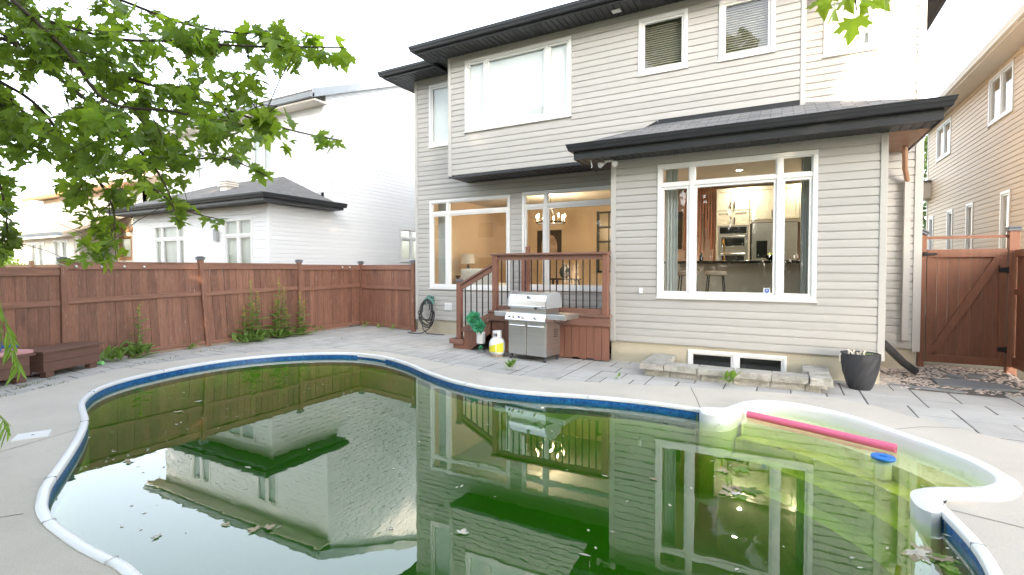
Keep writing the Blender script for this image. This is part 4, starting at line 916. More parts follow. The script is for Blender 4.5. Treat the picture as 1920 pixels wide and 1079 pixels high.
for k in range(24):
    for q in range(3):
        if q == 1 and (k % 24) in (16, 17, 18, 19, 4, 5, 6, 7): continue
        F.append((4 * k + q, 4 * k + 4 + q, 4 * k + 5 + q, 4 * k + 1 + q))
cl = m.add(V, F).build('collar', 'tank_white', tk, smooth=True, fix=False); sm = cl.modifiers.new('thick', 'SOLIDIFY'); sm.thickness = .006
MB().lathe([(.025, .36), (.025, .40), (.015, .41), (.015, .43), (.03, .432), (.03, .445)], 12, (tx, ty, 0)).build('valve', 'plastic_dark', tk, smooth=True)
# teal garden ornament on a white bucket
orn = thing('garden_ornament', 'teal frilly mesh flowers on a white cylinder with thin black legs by the stairs', 'ornament', (-5.05, 8.08, 0))
MB().lathe([(.078, .18), (.085, .19), (.085, .40), (.07, .405)], 20, (-5.05, 8.08, 0)).build('cylinder_body', 'plastic_white', orn, smooth=True)
for a in (.3, 2.4, 4.5): MB().tube([(-5.05 + .07 * math.cos(a), 8.08 + .07 * math.sin(a), .2), (-5.05 + .085 * math.cos(a), 8.08 + .085 * math.sin(a), 0)], .005, 6).build('leg', 'black_iron', orn)
rt = random.Random(9)
for (cx, cy_, cz, r) in ((-5.16, 8.0, .66, .15), (-5.03, 7.98, .52, .13), (-5.12, 8.02, .54, .11), (-4.99, 7.98, .115, .045)):
    m = MB()
    for k in range(70):
        d = Vector((rt.gauss(0, 1), rt.gauss(0, 1), rt.gauss(0, 1))).normalized(); u = d.orthogonal().normalized(); u = (Matrix.Rotation(rt.uniform(0, 6.3), 3, d) @ u); w = d.cross(u); c = Vector((cx, cy_, cz)); s = r * rt.uniform(.35, .6)
        P = [c + d * r * .15, c + d * r * .7 + u * s * .5 - w * .1 * s, c + d * r * rt.uniform(.85, 1.1) + u * s * .35 + w * s * .3, c + d * r * rt.uniform(.85, 1.1) - u * s * .35 - w * s * .3, c + d * r * .7 - u * s * .5 + w * .1 * s]
        m.add(P, [(0, 1, 2), (0, 2, 3), (0, 3, 4)])
    m.build('mesh_flower', 'teal_mesh', orn, fix=False)
MB().tube([(-5.05, 8.08, .40), (-5.10, 8.02, .52), (-5.14, 8.0, .6)], .006, 6).build('stem', 'black_iron', orn)
# hose and holder
hh = thing('hose_holder', 'pale green hose holder mounted on the house wall left of the stairs', 'hose holder', (-7.66, 9.85, .8))
MB().tube([(-7.80, 9.83, .74), (-7.76, 9.80, .82), (-7.70, 9.79, .875), (-7.62, 9.79, .875), (-7.55, 9.80, .82), (-7.52, 9.83, .74)], .035, 10).build('hanger_arch', 'reel_green', hh, smooth=True)
bx(-7.75, -7.57, 9.86, 9.932, .74, .93).box(-7.70, -7.62, 9.80, 9.86, .86, .96).build('mounting_plate', 'reel_green', hh, bevel=.01)
rh = random.Random(2)
hs_ = MB(); 
for k in range(6):
    P = []; w = .18 + rh.uniform(-.03, .035); bot = .12 + k * .05 + rh.uniform(-.02, .03); top = .86 + rh.uniform(-.02, .02); yy = 9.79 - k * .012; ox = rh.uniform(-.03, .03)
    for q in range(29):
        a = 2 * math.pi * q / 28; P.append((-7.66 + ox * (1 - math.sin(a)) + w * math.cos(a) * (1.15 if math.sin(a) < 0 else .85), yy - .03 * math.cos(a * 2), (top + bot) / 2 + (top - bot) / 2 * math.sin(a)))
    hs_.tube(P, .0125, 8, False)
hs_.tube([(-7.85, 9.75, .5), (-7.75, 9.7, .12), (-7.6, 9.66, .03), (-7.35, 9.72, .014), (-7.15, 9.75, .014)], .0125, 8); hs_.tube([(-7.5, 9.75, .5), (-7.55, 9.7, .15), (-7.7, 9.6, .035), (-8.0, 9.62, .014), (-8.2, 9.66, .014)], .0125, 8)
o = hs_.build('garden_hose', 'hose_black', None, smooth=True); tag(o, 'coiled black garden hose hanging on the house wall', 'hose')

# ------------------------------------------------------------------ stone window well
sw = thing('stone_window_well', 'low wall of rough grey blocks round the basement window', 'stone wall', (-.6, 7.7, 0))
rs = random.Random(21)
def stone(x0, x1, y0, y1, z0, z1, name='stone_block'):
    m = MB(); nx, ny = 5, 4; bm = bmesh.new(); bmesh.ops.create_cube(bm, size=1); bmesh.ops.subdivide_edges(bm, edges=bm.edges, cuts=1, use_grid_fill=True)
    for v in bm.verts:
        j = .006; v.co = Vector(((x0 + x1) / 2 + v.co.x * (x1 - x0), (y0 + y1) / 2 + v.co.y * (y1 - y0), (z0 + z1) / 2 + v.co.z * (z1 - z0))) + Vector((rs.uniform(-j, j), rs.uniform(-j, j) * 1.6, rs.uniform(-j, j) * .5))
    base = BASE[sw.name]; me = bpy.data.meshes.new(name)
    for v in bm.verts: v.co -= base
    bm.to_mesh(me); bm.free(); me.materials.append(MATS['stone'])
    o = bpy.data.objects.new(name, me); COL.objects.link(o); o.parent = sw; BASE[o.name] = base
    b = o.modifiers.new('edge', 'BEVEL'); b.width = .009; b.segments = 2; return o
xs = [-1.80, -1.42, -.98, -.56, -.10, .32, .50]
for k, (a, b) in enumerate(zip(xs, xs[1:])): stone(a + .004, b - .004, 7.56, 7.78, -.02, .095)
for a, b in ((-1.86, -1.50), (-1.50, -1.03), (-1.03, -.54), (-.54, -.08), (-.08, .36)): stone(a + .004, b - .004, 7.50, 7.80, .098, .188, 'cap_stone')
stone(.365, .62, 7.46, 7.95, .098, .20, 'cap_stone'); stone(-1.86, -1.5, 7.81, 8.14, .098, .188, 'cap_stone'); stone(-1.84, -1.5, 8.15, 8.50, .098, .19, 'cap_stone'); stone(.30, .62, 7.96, 8.46, .098, .20, 'cap_stone')
stone(.32, .58, 7.80, 8.45, -.02, .095); stone(-1.80, -1.55, 7.80, 8.47, -.02, .095)
# planter pot
pot = thing('planter_pot', 'dark faceted planter pot with succulents beside the house corner', 'planter', (.97, 8.08, 0)); px_, py_ = .97, 8.08
m = MB(); V = []; n = 26; rings = [(.125 + .10 * math.sin(min(1, t) * math.pi * .5) ** .85, .475 * t) for t in [k / 12 for k in range(13)]]
for i, (r, z) in enumerate(rings):
    for k in range(n):
        a = 2 * math.pi * (k + (.5 if i % 2 else 0)) / n; rr_ = r * (1 + (.022 if 0 < i < 12 and (k + (i // 2)) % 2 == 0 else -.012 if 0 < i < 12 else 0)); V.append((px_ + rr_ * math.cos(a), py_ + rr_ * math.sin(a), z))
F = []
for i in range(len(rings) - 1):
    for k in range(n):
        k2 = (k + 1) % n
        if i % 2 == 0: F += [(i * n + k, i * n + k2, (i + 1) * n + k), (i * n + k2, (i + 1) * n + k2, (i + 1) * n + k)]
        else: F += [(i * n + k, i * n + k2, (i + 1) * n + k2), (i * n + k, (i + 1) * n + k2, (i + 1) * n + k)]
F.append(tuple(range(n))[::-1]); m.add(V, F); m.build('pot_body', 'pot_black', pot)
MB().lathe([(.226, .472), (.228, .482), (.205, .484), (.20, .44), (.001, .44)], 36, (px_, py_, 0)).build('pot_rim', 'pot_black', pot, smooth=True)
for k in range(26):
    a, r = rs.uniform(0, 6.3), rs.uniform(.02, .17); x, y = px_ + .04 + r * math.cos(a) * .8, py_ + r * math.sin(a); m = MB()
    for q in range(7):
        b = q * .9; d = Vector((math.cos(b), math.sin(b), .8)); c = Vector((x, y, .445)); e = Vector((-math.sin(b), math.cos(b), 0)) * .012
        m.add([c, c + d * .02 + e, c + d * .045, c + d * .02 - e], [(0, 1, 2, 3)])
    m.build('succulent', 'succulent', pot, fix=False)
for k in range(6):
    x, y = px_ - .15 + k * .035, py_ - .12 + rs.uniform(-.03, .03); h = rs.uniform(.04, .085)
    o = MB().tube([(x, y, .45), (x + rs.uniform(-.01, .01), y, .46 + h * .6), (x + rs.uniform(-.015, .015), y, .46 + h)], [.011, .010, .014], 8).build('white_stake', 'bone_white', pot, smooth=True)
MB().tube([(px_ - .222, py_ - .05, .47), (px_ - .235, py_ - .06, .44), (px_ - .232, py_ - .06, .36)], [.012, .011, .008], 7).build('white_stake', 'bone_white', pot)

# ------------------------------------------------------------------ storage benches at the fence
def bench(cx, cy_, L, D, rz, label, H=.42):
    b = thing('storage_bench', label, 'bench', (cx, cy_, 0), 'wooden box benches by the fence', rz=rz)
    for z0, z1 in ((.085, .225), (.228, .365)):
        bx(-L / 2, L / 2, -D / 2, -D / 2 + .025, z0, z1).build('front_plank', 'bench_wood', b, bevel=.004); bx(-L / 2, L / 2, D / 2 - .025, D / 2, z0, z1).build('back_plank', 'bench_wood', b)
        for s in (-1, 1): bx(s * L / 2 - (.025 if s > 0 else 0), s * L / 2 + (.025 if s < 0 else 0), -D / 2 + .026, D / 2 - .026, z0, z1).build('end_plank', 'bench_wood', b, bevel=.004)
    bx(-L / 2 - .03, L / 2 + .06, -D / 2 - .03, D / 2 + .03, .366, .40).build('lid', 'bench_wood', b, bevel=.005)
    for sx in (-1, 1):
        for sy in (-1, 1): bx(sx * (L / 2 - .10) - .06, sx * (L / 2 - .10) + .06, sy * (D / 2 - .06) - .05, sy * (D / 2 - .06) + .05, 0, .084).build('foot', 'bench_wood', b, bevel=.004)
    return b
ang = math.atan2(3.84 - 3.14, -9.82 + 9.62)
def place_bench(p0, p1, D, label):
    a = Vector(p0); b = Vector(p1); d = (b - a); rz = math.atan2(d.y, d.x); nrm = Vector((-d.y, d.x)).normalized(); c = (a + b) / 2 + nrm * D / 2
    return bench(c.x, c.y, d.length, D, rz, label), c, rz, d.length
b1, c1, r1, l1 = place_bench((-9.52, 3.10), (-9.86, 3.92), .50, 'dark brown wooden box bench with bare lid by the fence')
b2, c2, r2, l2 = place_bench((-9.18, 2.02), (-9.46, 2.93), .52, 'dark brown wooden box bench with pink cushion at the photo edge')
cu = bx(-l2 / 2, l2 / 2 + .04, -.29, .27, 0, .055).build('bench_cushion', 'cushion_pink', None, bevel=.02, seg=3); cu.location = (c2.x, c2.y, .401); cu.rotation_euler = (0, 0, r2)
tag(cu, 'faded pink seat cushion lying on the left bench', 'cushion')
m = MB()
for k in range(5):
    m.tube([(.21 * math.cos(2 * math.pi * q / 30) * (1 + .08 * math.sin(k + q * .4)), .15 * math.sin(2 * math.pi * q / 30) + .01 * k, .022 + .036 * k + .012 * math.sin(q * .5 + k)) for q in range(31)], .021, 9, False)
m.tube([(.2, .0, .06), (.33, -.04, .05), (.40, -.02, .04)], .024, 9)
o = m.build('pool_hose', 'hose_blue', None, smooth=True); o.location = (c2.x + .02, c2.y + .06, .459); o.rotation_euler = (0, 0, r2); tag(o, 'coiled blue vacuum hose on the pink cushion', 'hose')
o = MB().tube([(-10.26, 3.9, .033), (-10.0, 4.02, .033)], .032, 12).build('green_noodle', 'noodle_green', None, smooth=True); tag(o, 'short green pool noodle end lying behind the bare bench', 'pool noodle')
# skimmer lid
sk = thing('skimmer_lid', 'white rectangular skimmer lid in the concrete deck', 'skimmer lid', (-6.34, 1.96, 0)); P = [(-6.29, 1.80), (-6.17, 2.03), (-6.39, 2.13), (-6.50, 1.91)]
MB().prism(P, .004, .013).build('lid_plate', 'plastic_white', sk, bevel=.003); MB().lathe([(.012, .0135), (.012, .0145)], 10, (-6.33, 1.97, 0)).build('finger_hole', 'plastic_dark', sk)
# noodle and chlorine float
a = Vector((-.30, 6.26, -.055)); b = Vector((.97, 5.70, -.050))
nd = thing('pool_noodle', 'long pink foam pool noodle floating on the steps', 'pool noodle', tuple((a + b) / 2)); d = (b - a)
MB().tube([a, a + d * .25 + Vector((.004, .006, 0)), a + d * .5 + Vector((.008, .012, 0)), a + d * .75 + Vector((.004, .006, 0)), b], .041, 18).build('foam_tube', 'noodle_pink', nd, smooth=True)
dn = d.normalized(); MB().tube([b - dn * .02, b + dn * .0015], .012, 12).build('core_hole', 'plastic_dark', nd)
cf = thing('chlorine_float', 'round blue chlorine dispenser floating beside the noodle', 'chlorine float', (.83, 5.40, WZ))
MB().lathe([(.03, -.075), (.088, -.07), (.093, -.055), (.088, -.045), (.03, -.043)], 28, (.83, 5.40, 0)).build('float_ring', 'float_blue', cf, smooth=True)
MB().lathe([(.05, -.24), (.06, -.235), (.062, -.08), (.05, -.076)], 20, (.83, 5.40, 0)).build('basket', 'plastic_white', cf, smooth=True)
bx(.80, .86, 5.385, 5.415, -.0428, -.034).build('grip', 'float_blue', cf, bevel=.004)

# ------------------------------------------------------------------ leaves
def leaf_shape(kind, fold=.16, droop=.10, twist=0.0):
    if kind == 'maple':
        R = [(.05, .02), (.40, -.13), (.34, .03), (.60, .05), (.50, .17), (.80, .40), (.58, .41), (.54, .50), (.30, .36), (.22, .42), (.36, .70), (.22, .68), (.17, .80)]
        tip = (0, 1.06)
    elif kind == 'willow': R = [(.03, .08), (.065, .3), (.07, .5), (.045, .78)]; tip = (0, 1.0)
    elif kind == 'long': R = [(.05, .08), (.12, .3), (.13, .5), (.09, .75)]; tip = (0, 1.0)
    else: R = [(.10, .06), (.22, .25), (.24, .45), (.16, .72)]; tip = (0, 1.0)
    V = [(0, 0, 0)] + [(x, y, fold * abs(x) - droop * y * y + twist * x * y) for x, y in R] + [(0, tip[1], -droop * 1.15)] + [(-x, y, fold * abs(x) - droop * y * y - twist * x * y) for x, y in reversed(R)]
    n = len(R); mid = (0, .4, -.02)
    Vm = V + [mid]; tri = []
    right = [Vector((x, y, 0)) for x, y, z in V[:n + 2]]; tri = [tuple(t) for t in tessellate_polygon([right])]
    idx2 = [0] + [n + 1] + list(range(n + 2, 2 * n + 2)); left = [Vector((V[i][0], V[i][1], 0)) for i in idx2]; tri += [tuple(idx2[i] for i in t) for t in tessellate_polygon([left])]
    return V, tri
LSH = {k: leaf_shape(k) for k in ('maple', 'long', 'broad', 'willow')}
for _i, _q in enumerate(((.30, .25, .2), (-.10, .30, -.25), (.45, -.05, .1), (.05, .45, .3))): LSH['maple%d' % _i] = leaf_shape('maple', *_q)
VAR = ['maple', 'maple0', 'maple1', 'maple2', 'maple3']
def leaf_mesh(kind, mat, petiole=0):
    V, T = LSH[kind]; m = MB().add(V, T)
    if petiole: m.add([(-.012, 0, 0), (.012, 0, 0), (.008, -petiole, .06), (-.008, -petiole, .06)], [(0, 1, 2, 3)])
    return m.mesh('leaf', mat=mat, fix=False)
def basis(tip, nrm):
    y = tip.normalized(); z = (nrm - y * nrm.dot(y)); z = z.normalized() if z.length > 1e-4 else y.orthogonal().normalized(); x = y.cross(z)
    return Matrix((x, y, z)).transposed()
def add_leaf(m, kind, pos, B, s):
    V, T = LSH[kind]; m.add([pos + B @ (Vector(v) * s) for v in V], T)

# floating debris
rl = random.Random(17)
lm_dead = leaf_mesh('maple', 'dead_leaf'); lm_pale = leaf_mesh('maple', 'dead_leaf_pale'); lm_long = leaf_mesh('long', 'dead_leaf_pale'); lm_green = leaf_mesh('maple', 'leaf_willow'); lm_brown = leaf_mesh('broad', 'dead_leaf')
def floating(x, y, me, s, label, grp='leaves floating on the pool'):
    o = bpy.data.objects.new('floating_leaf', me); COL.objects.link(o); o.location = (x, y, WZ + .004 + .004 * rl.random()); o.scale = (s, s, s * .25); o.rotation_euler = (rl.uniform(-.06, .06), rl.uniform(-.06, .06), rl.uniform(0, 6.3)); tag(o, label, 'leaf', grp)
for x, y, k in ((-.30, 4.52, 2), (-.28, 4.04, 3), (-.24, 4.10, 2), (-.33, 4.0, 2), (.81, 3.71, 3), (.86, 3.62, 2), (.76, 3.66, 3)):
    for q in range(k): floating(x + rl.uniform(-.09, .09), y + rl.uniform(-.07, .07), (lm_green, lm_dead, lm_pale)[q % 3], rl.uniform(.07, .12), 'maple leaf in a floating clump on the green water', 'clumped leaves on the pool')
for x, y in ((-2.91, 2.03), (-2.86, 2.06), (-2.95, 1.99), (-4.97, 2.15), (-5.02, 2.2), (-3.42, 1.65), (-3.19, 1.92), (-3.99, 2.59), (-1.76, 2.58), (-1.20, 3.86), (-.87, 3.98), (-1.03, 2.73), (-6.46, 3.59), (-6.2, 3.2), (-1.22, 4.57)):
    floating(x, y, rl.choice((lm_pale, lm_dead, lm_dead, lm_long)), rl.uniform(.04, .085), 'single pale leaf floating on the pool water', 'single leaves on the pool')
dm = MB()
for k in range(420):
    x, y = rl.uniform(-8.4, 1), rl.uniform(1.6, 6.7)
    if not inside((x, y), wpoly): continue
    s = rl.uniform(.003, .011); a = rl.uniform(0, 6.3); L = rl.uniform(1, 2.5); u = Vector((math.cos(a), math.sin(a), 0)) * s * L; w = Vector((-math.sin(a), math.cos(a), 0)) * s; c = Vector((x, y, WZ + .003))
    dm.add([c - u, c + w * .8, c + u, c - w], [(0, 1, 2, 3)])
tag(dm.build('debris', 'dead_leaf_pale', None, fix=False), 'tiny specks of plant debris floating on the pool water', 'debris', kind='stuff')

# ------------------------------------------------------------------ weeds
wl_m = leaf_mesh('long', 'leaf_weed'); wb_m = leaf_mesh('broad', 'leaf_weed')
def weed(x, y, label, stems, rosette, rs_, spread=.18):
    w = thing('weed', label, 'plant', (x, y, 0), 'weeds growing in the paving'); r = random.Random(int(abs(x * 100)) + int(y * 37))
    for (sx, sy, h, lean) in stems:
        P = [Vector((x + sx, y + sy, 0)), Vector((x + sx + lean * .3, y + sy, h * .4)), Vector((x + sx + lean * .7, y + sy + .01, h * .75)), Vector((x + sx + lean, y + sy, h))]
        MB().tube(P, [.011, .010, .007, .004], 6).build('stem', 'weed_stem', w)
        nl = int(h * 17)
        for k in range(nl):
            t = k / nl; a = k * 2.4 + r.random(); q = P[0].lerp(P[3], t * .95); s = (.33 - .24 * t) * r.uniform(.8, 1.25)
            B = basis(Vector((math.cos(a), math.sin(a), .35 - .5 * t * 0)), Vector((0, 0, 1))); piece('leaf', wl_m if r.random() < .3 else wb_m, w, q, scale=(s, s, s), rot=B.to_euler())
        if h > .5:
            m = MB()
            for k in range(14):
                c = P[3] + Vector((r.uniform(-.03, .03), r.uniform(-.03, .03), r.uniform(-.22, .03))); m.lathe([(.001, -.008), (.009, 0), (.001, .008)], 6, tuple(c))
                m.tube([P[3] - Vector((0, 0, .1)), c], .0015, 4)
            m.build('seed_head', 'weed_flower', w)
    for k in range(rosette):
        a = r.uniform(0, 6.3); e = r.uniform(.25, 1.7); s = rs_ * 1.15 * r.uniform(.6, 1.15); B = basis(Vector((math.cos(a), math.sin(a), e)), Vector((0, 0, 1)) + Vector((-math.cos(a), -math.sin(a), 0)) * .4)
        piece('leaf', wl_m if r.random() < .75 else wb_m, w, (x + r.gauss(0, spread * .4), y + r.gauss(0, spread * .4), r.uniform(.0, .12)), scale=(s, s, s), rot=B.to_euler())
weed(-10.28, 4.66, 'tall single stemmed weed with broad base leaves near the benches', [(0, .02, .98, .03), (.02, -.1, .35, -.04)], 26, .26)
weed(-10.20, 4.28, 'low broad leaved weed next to the bare bench', [], 20, .27, .22)
weed(-10.30, 6.86, 'bushy weed with tall seed stalks against the fence', [(0, 0, 1.36, .03), (.02, .16, 1.1, .02), (0, -.12, .8, -.02), (.03, .05, .9, .01)], 60, .22, .42)
weed(-10.30, 7.58, 'tall slender weed cluster with the highest seed stalks', [(0, 0, 1.38, .02), (0, .10, 1.18, .04), (.02, -.08, 1.0, -.02), (0, .2, .7, 0)], 44, .2, .36)
weed(-10.26, 8.12, 'thin weed standing before a fence post', [(0, 0, 1.0, .0), (.02, .08, .85, .03)], 14, .16, .2)
weed(-10.2, 8.6, 'small low weed tuft right of the thin weed', [], 12, .12, .16)
weed(-3.76, 6.90, 'dandelion like weed rosette in the paving before the barbecue', [], 24, .115, .05)
weed(-.56, 7.44, 'small broad leaf weed growing before the stone window well', [], 7, .20, .08)
weed(-9.5, 10.0, 'small weed at the foot of the short fence', [], 10, .12, .14)
weed(-10.0, 10.05, 'small weed in the fence corner', [], 12, .12, .14)
weed(-8.9, 9.86, 'small weed near the house end of the short fence', [], 10, .12, .12)
weed(-10.35, 5.62, 'small weed under the leaning fence bay', [], 9, .13, .16)
weed(-2.05, 7.05, 'tiny weed sprout between the pavers right of the barbecue', [], 5, .08, .03)
gm = MB(); rgs = random.Random(4)
for (x0, y0, x1, y1, n) in ((-9.0, 2.62, -9.4, 3.2, 90), (-8.75, 2.1, -8.6, 2.5, 60), (-9.45, 4.1, -9.7, 5.1, 40), (-9.9, 5.4, -9.9, 6.1, 40), (-9.9, 6.3, -9.6, 7.4, 24), (-9.0, 8.0, -8.3, 8.3, 24), (-5.4, 8.0, -5.1, 8.1, 10), (1.5, 8.6, 2.9, 8.5, 26), (-8.9, 3.15, -8.75, 2.8, 40), (2.2, 9.9, 2.4, 9.95, 14)):
    for k in range(n):
        t = rgs.random(); x = x0 + (x1 - x0) * t + rgs.gauss(0, .03); y = y0 + (y1 - y0) * t + rgs.gauss(0, .03); h = rgs.uniform(.02, .06); a = rgs.uniform(0, 6.3); d = Vector((math.cos(a), math.sin(a), 0)); e = Vector((-d.y, d.x, 0)) * .004; c = Vector((x, y, -.005))
        gm.add([c - e, c + e, c + d * h * .7 + Vector((0, 0, h))], [(0, 1, 2)])
tag(gm.build('grass', 'grass', None, fix=False), 'thin grass tufts growing in the paving joints', 'grass', kind='stuff')

# ------------------------------------------------------------------ neighbouring houses
nl_ = thing('white_house', 'white sided neighbour house with dark hipped rear extension left of the pool', 'house', (-15, 12, 0))
We = Wall('east', -12.0); Wr = Wall('rear', 8.55); W2 = Wall('rear', 10.40)
oW1 = (-17.65, -15.9, 1.2, 2.98); oW2 = (-13.95, -12.66, .95, 3.02); oW3 = (-15.4, -14.3, 4.75, 6.05); oW4 = (-19.2, -18.0, 4.75, 6.05); oS = (13.72, 14.75, 1.88, 3.08)
w = wall_back(nl_, Wr, -19, -12, 0, 3.42, [oW1, oW2], 'siding_white'); siding(w, Wr, -18.92, -12.08, .36, 3.40, [oW1, oW2], 'siding_white')
w = wall_back(nl_, W2, -21, -12, 3.3, 6.6, [oW3, oW4], 'siding_white'); siding(w, W2, -20.9, -12.08, 3.9, 6.5, [oW3, oW4], 'siding_white')
m = MB(); m.box(-12.14, -12, 8.69, 10.4, 0, 3.42); m.build('wall', 'siding_white', nl_)
RK = lambda z: (z - 6.62) / .41 + 10.0
w = wall_back(nl_, We, 10.40, 22, 0, 6.6, [oS], 'siding_white'); siding(w, We, 8.62, 22, .36, 8.6, [oS], 'siding_white', lambda z, a, b: (8.62 if z < 3.38 else max(10.47, RK(z - .06)), 22))
MB().extrude([(10.4, 6.6), (22, 6.6), (22, 8.9), (15.8, 8.9)], lambda a, b: (-12.13, a, b), lambda a, b: (-12.001, a, b)).build('gable_wall', 'siding_white', nl_)
for W, a, b, z0, z1 in ((Wr, -12.08, -11.985, .3, 3.4), (W2, -12.08, -11.985, 3.9, 6.5)): corner_trim(nl_, W, a, b, z0, z1, 'siding_white')
corner_trim(nl_, We, 8.54, 8.62, .3, 3.4, 'siding_white'); corner_trim(nl_, We, 10.39, 10.47, 3.4, 6.5, 'siding_white')
window(nl_, Wr, *oW1, (-17.2, -16.3), 2.55, 'curtain'); window(nl_, Wr, *oW2, (-13.3,), 2.55, 'curtain'); window(nl_, W2, *oW3, (-14.85,), None, 'curtain'); window(nl_, W2, *oW4, (-18.6,), None, 'curtain'); window(nl_, We, *oS, (14.35,), 2.72, 'blind_beige')
E1 = 3.55
rr = MB().add([(-19.5, 8.05, E1), (-11.5, 8.05, E1), (-13.85, 10.4, E1 + .987), (-17.15, 10.4, E1 + .987), (-11.5, 10.4, E1), (-19.5, 10.4, E1)], [(0, 1, 2, 3), (1, 4, 2), (5, 0, 3)]).build('roof', 'shingle_far', nl_, fix=False)
sm = rr.modifiers.new('thick', 'SOLIDIFY'); sm.thickness = .03; sm.offset = -1
gutter(nl_, [(-19.5, 10.4), (-19.5, 8.07), (-11.52, 8.07), (-11.52, 10.75)], E1 - .115, -1)
bx(-19.5, -11.5, 8.09, 8.56, 3.36, 3.41).box(-12.0, -11.53, 8.56, 10.7, 3.362, 3.412).build('soffit', 'soffit_black', nl_)
MB().sweep([(-19.48, 10.4), (-19.48, 8.09), (-11.54, 8.09), (-11.54, 10.7)], [(0, 3.36), (.015, 3.36), (.015, E1 - .03), (0, E1 - .03), (0, 3.36)], side=-1).build('fascia', 'metal_black', nl_)
c = MB().box(-14.95, -14.62, 9.05, 9.35, 3.8, 4.22).build('chimney', 'siding_cream', rr); 
for z in (4.10, 4.17, 4.24): MB().box(-15.0, -14.57, 9.0, 9.4, z, z + .045).build('chimney_cap', 'siding_cream', c)
# main roof: gable towards the east
OV = -11.82
MB().extrude([(9.85, 6.60), (15.8, 9.04), (22.2, 6.6), (22.2, 6.72), (15.8, 9.2), (9.85, 6.76)], lambda a, b: (-21.4, a, b), lambda a, b: (OV, a, b)).build('roof', 'shingle_far', nl_)
MB().extrude([(9.84, 6.52), (15.8, 8.98), (15.8, 9.215), (9.84, 6.775)], lambda a, b: (OV + .001, a, b), lambda a, b: (OV + .03, a, b)).build('rake_board', 'gutter_grey', nl_)
MB().box(-21.4, OV, 9.92, 10.4, 6.47, 6.52).build('soffit', 'soffit_white', nl_); gutter(nl_, [(-21.4, 9.9), (OV + .03, 9.9)], 6.54, -1, 'gutter_grey')
m = MB().box(-14.30, -14.16, 8.42, 8.53, 2.42, 2.68).box(-14.27, -14.19, 8.40, 8.53, 2.681, 2.74); m.build('wall_lantern', 'plastic_grey', nl_, bevel=.01)
bx(-21, -12.05, 10.55, 22, 0, .1).build('foundation', 'foundation', nl_)

fl = thing('cream_house', 'cream neighbour house with tan roofs far left behind the maple', 'house', (-28, 11, 0))
Wf = Wall('rear', 8.6); Wf2 = Wall('rear', 10.4); o1 = (-27.4, -26.0, 1.2, 2.7); o2 = (-25.2, -23.9, 1.0, 2.75); o3 = (-24.2, -23.2, 2.0, 2.95); o4 = (-29.6, -28.2, 3.9, 5.0)
w = wall_back(fl, Wf, -29, -24.3 + .9, 0, 2.85, [o1, o2], 'siding_cream'); siding(w, Wf, -29, -23.4, .36, 2.8, [o1, o2], 'siding_cream')
w = wall_back(fl, Wf2, -31.5, -22.3, 0, 4.9, [o3, o4], 'siding_cream'); siding(w, Wf2, -31.5, -22.3, .36, 4.9, [o3, o4], 'siding_cream')
window(fl, Wf, *o1, (-26.7,), None, 'curtain'); window(fl, Wf, *o2, (-24.5,), None, 'curtain'); window(fl, Wf2, *o3, (), None, 'blind_beige', mat='tan_wood'); window(fl, Wf2, *o4, (-28.9,), None, 'curtain')
MB().extrude([(8.1, 2.95), (10.4, 3.9), (10.4, 3.8), (8.1, 2.85)], lambda a, b: (-29.5, a, b), lambda a, b: (-23.0, a, b)).build('roof', 'roof_tan', fl)
MB().extrude([(9.9, 4.95), (14.5, 7.3), (19, 4.95)], lambda a, b: (-32.2, a, b), lambda a, b: (-21.8, a, b)).build('roof', 'roof_tan', fl)
gutter(fl, [(-29.5, 8.1), (-23.0, 8.1)], 2.84, -1, 'gutter_grey'); gutter(fl, [(-32.2, 9.9), (-21.8, 9.9)], 4.85, -1, 'tan_wood')
m = MB().box(-22.44, -22.3, 10.4, 19, 0, 4.9); m.build('wall', 'siding_cream', fl); bx(-24, -22.3, 10.32, 10.38, 3.12, 3.32).build('band_board', 'tan_wood', fl)

rt_ = thing('tan_house', 'tan sided two storey neighbour house beyond the gate', 'house', (5, 16, 0)); Ww = Wall('west', 4.5)
ops = [(14.93, 16.4, 5.12, 6.24), (19.47, 20.98, 5.1, 6.2)] + [(y, y + .55, 1.75, 3.38) for y in (14.95, 17.35, 19.1, 21.2)]
w = wall_back(rt_, Ww, 11.2, 22.1, 0, 6.42, ops, 'siding_tan'); siding(w, Ww, 11.2, 22.02, .6, 6.36, ops, 'siding_tan')
corner_trim(rt_, Ww, 22.0, 22.1, .4, 6.36, 'soffit_white')
for k, q in enumerate(ops): window(rt_, Ww, *q, ((q[0] + q[1]) / 2,) if k < 2 else (), None, 'blind_beige' if k in (0, 1, 2) else 'curtain', mat='vinyl_white')
bx(4.5, 12, 11.2, 11.34, 0, 6.42).box(4.64, 12, 22.0, 22.1, 0, 6.42).build('wall', 'siding_tan', rt_)
bx(4.02, 4.5, 10.7, 22.6, 6.36, 6.40).build('soffit', 'soffit_white', rt_); gutter(rt_, [(4.02, 22.6), (4.02, 10.7)], 6.40, -1, 'soffit_white')
MB().extrude([(4.0, 6.45), (8.3, 8.6), (12.6, 6.45)], lambda a, b: (a, 10.6, b), lambda a, b: (a, 22.7, b)).build('roof', 'shingle_far', rt_)
m = bx(4.0, 4.49, 21.6, 23.0, 4.02, 4.55); m.build('bay_base', 'soffit_white', rt_); bx(3.96, 4.5, 21.55, 23.05, 4.551, 4.62).build('bay_roof', 'shingle_far', rt_)
bx(4.5, 12, 11.3, 22, 0, .12).build('foundation', 'foundation', rt_)
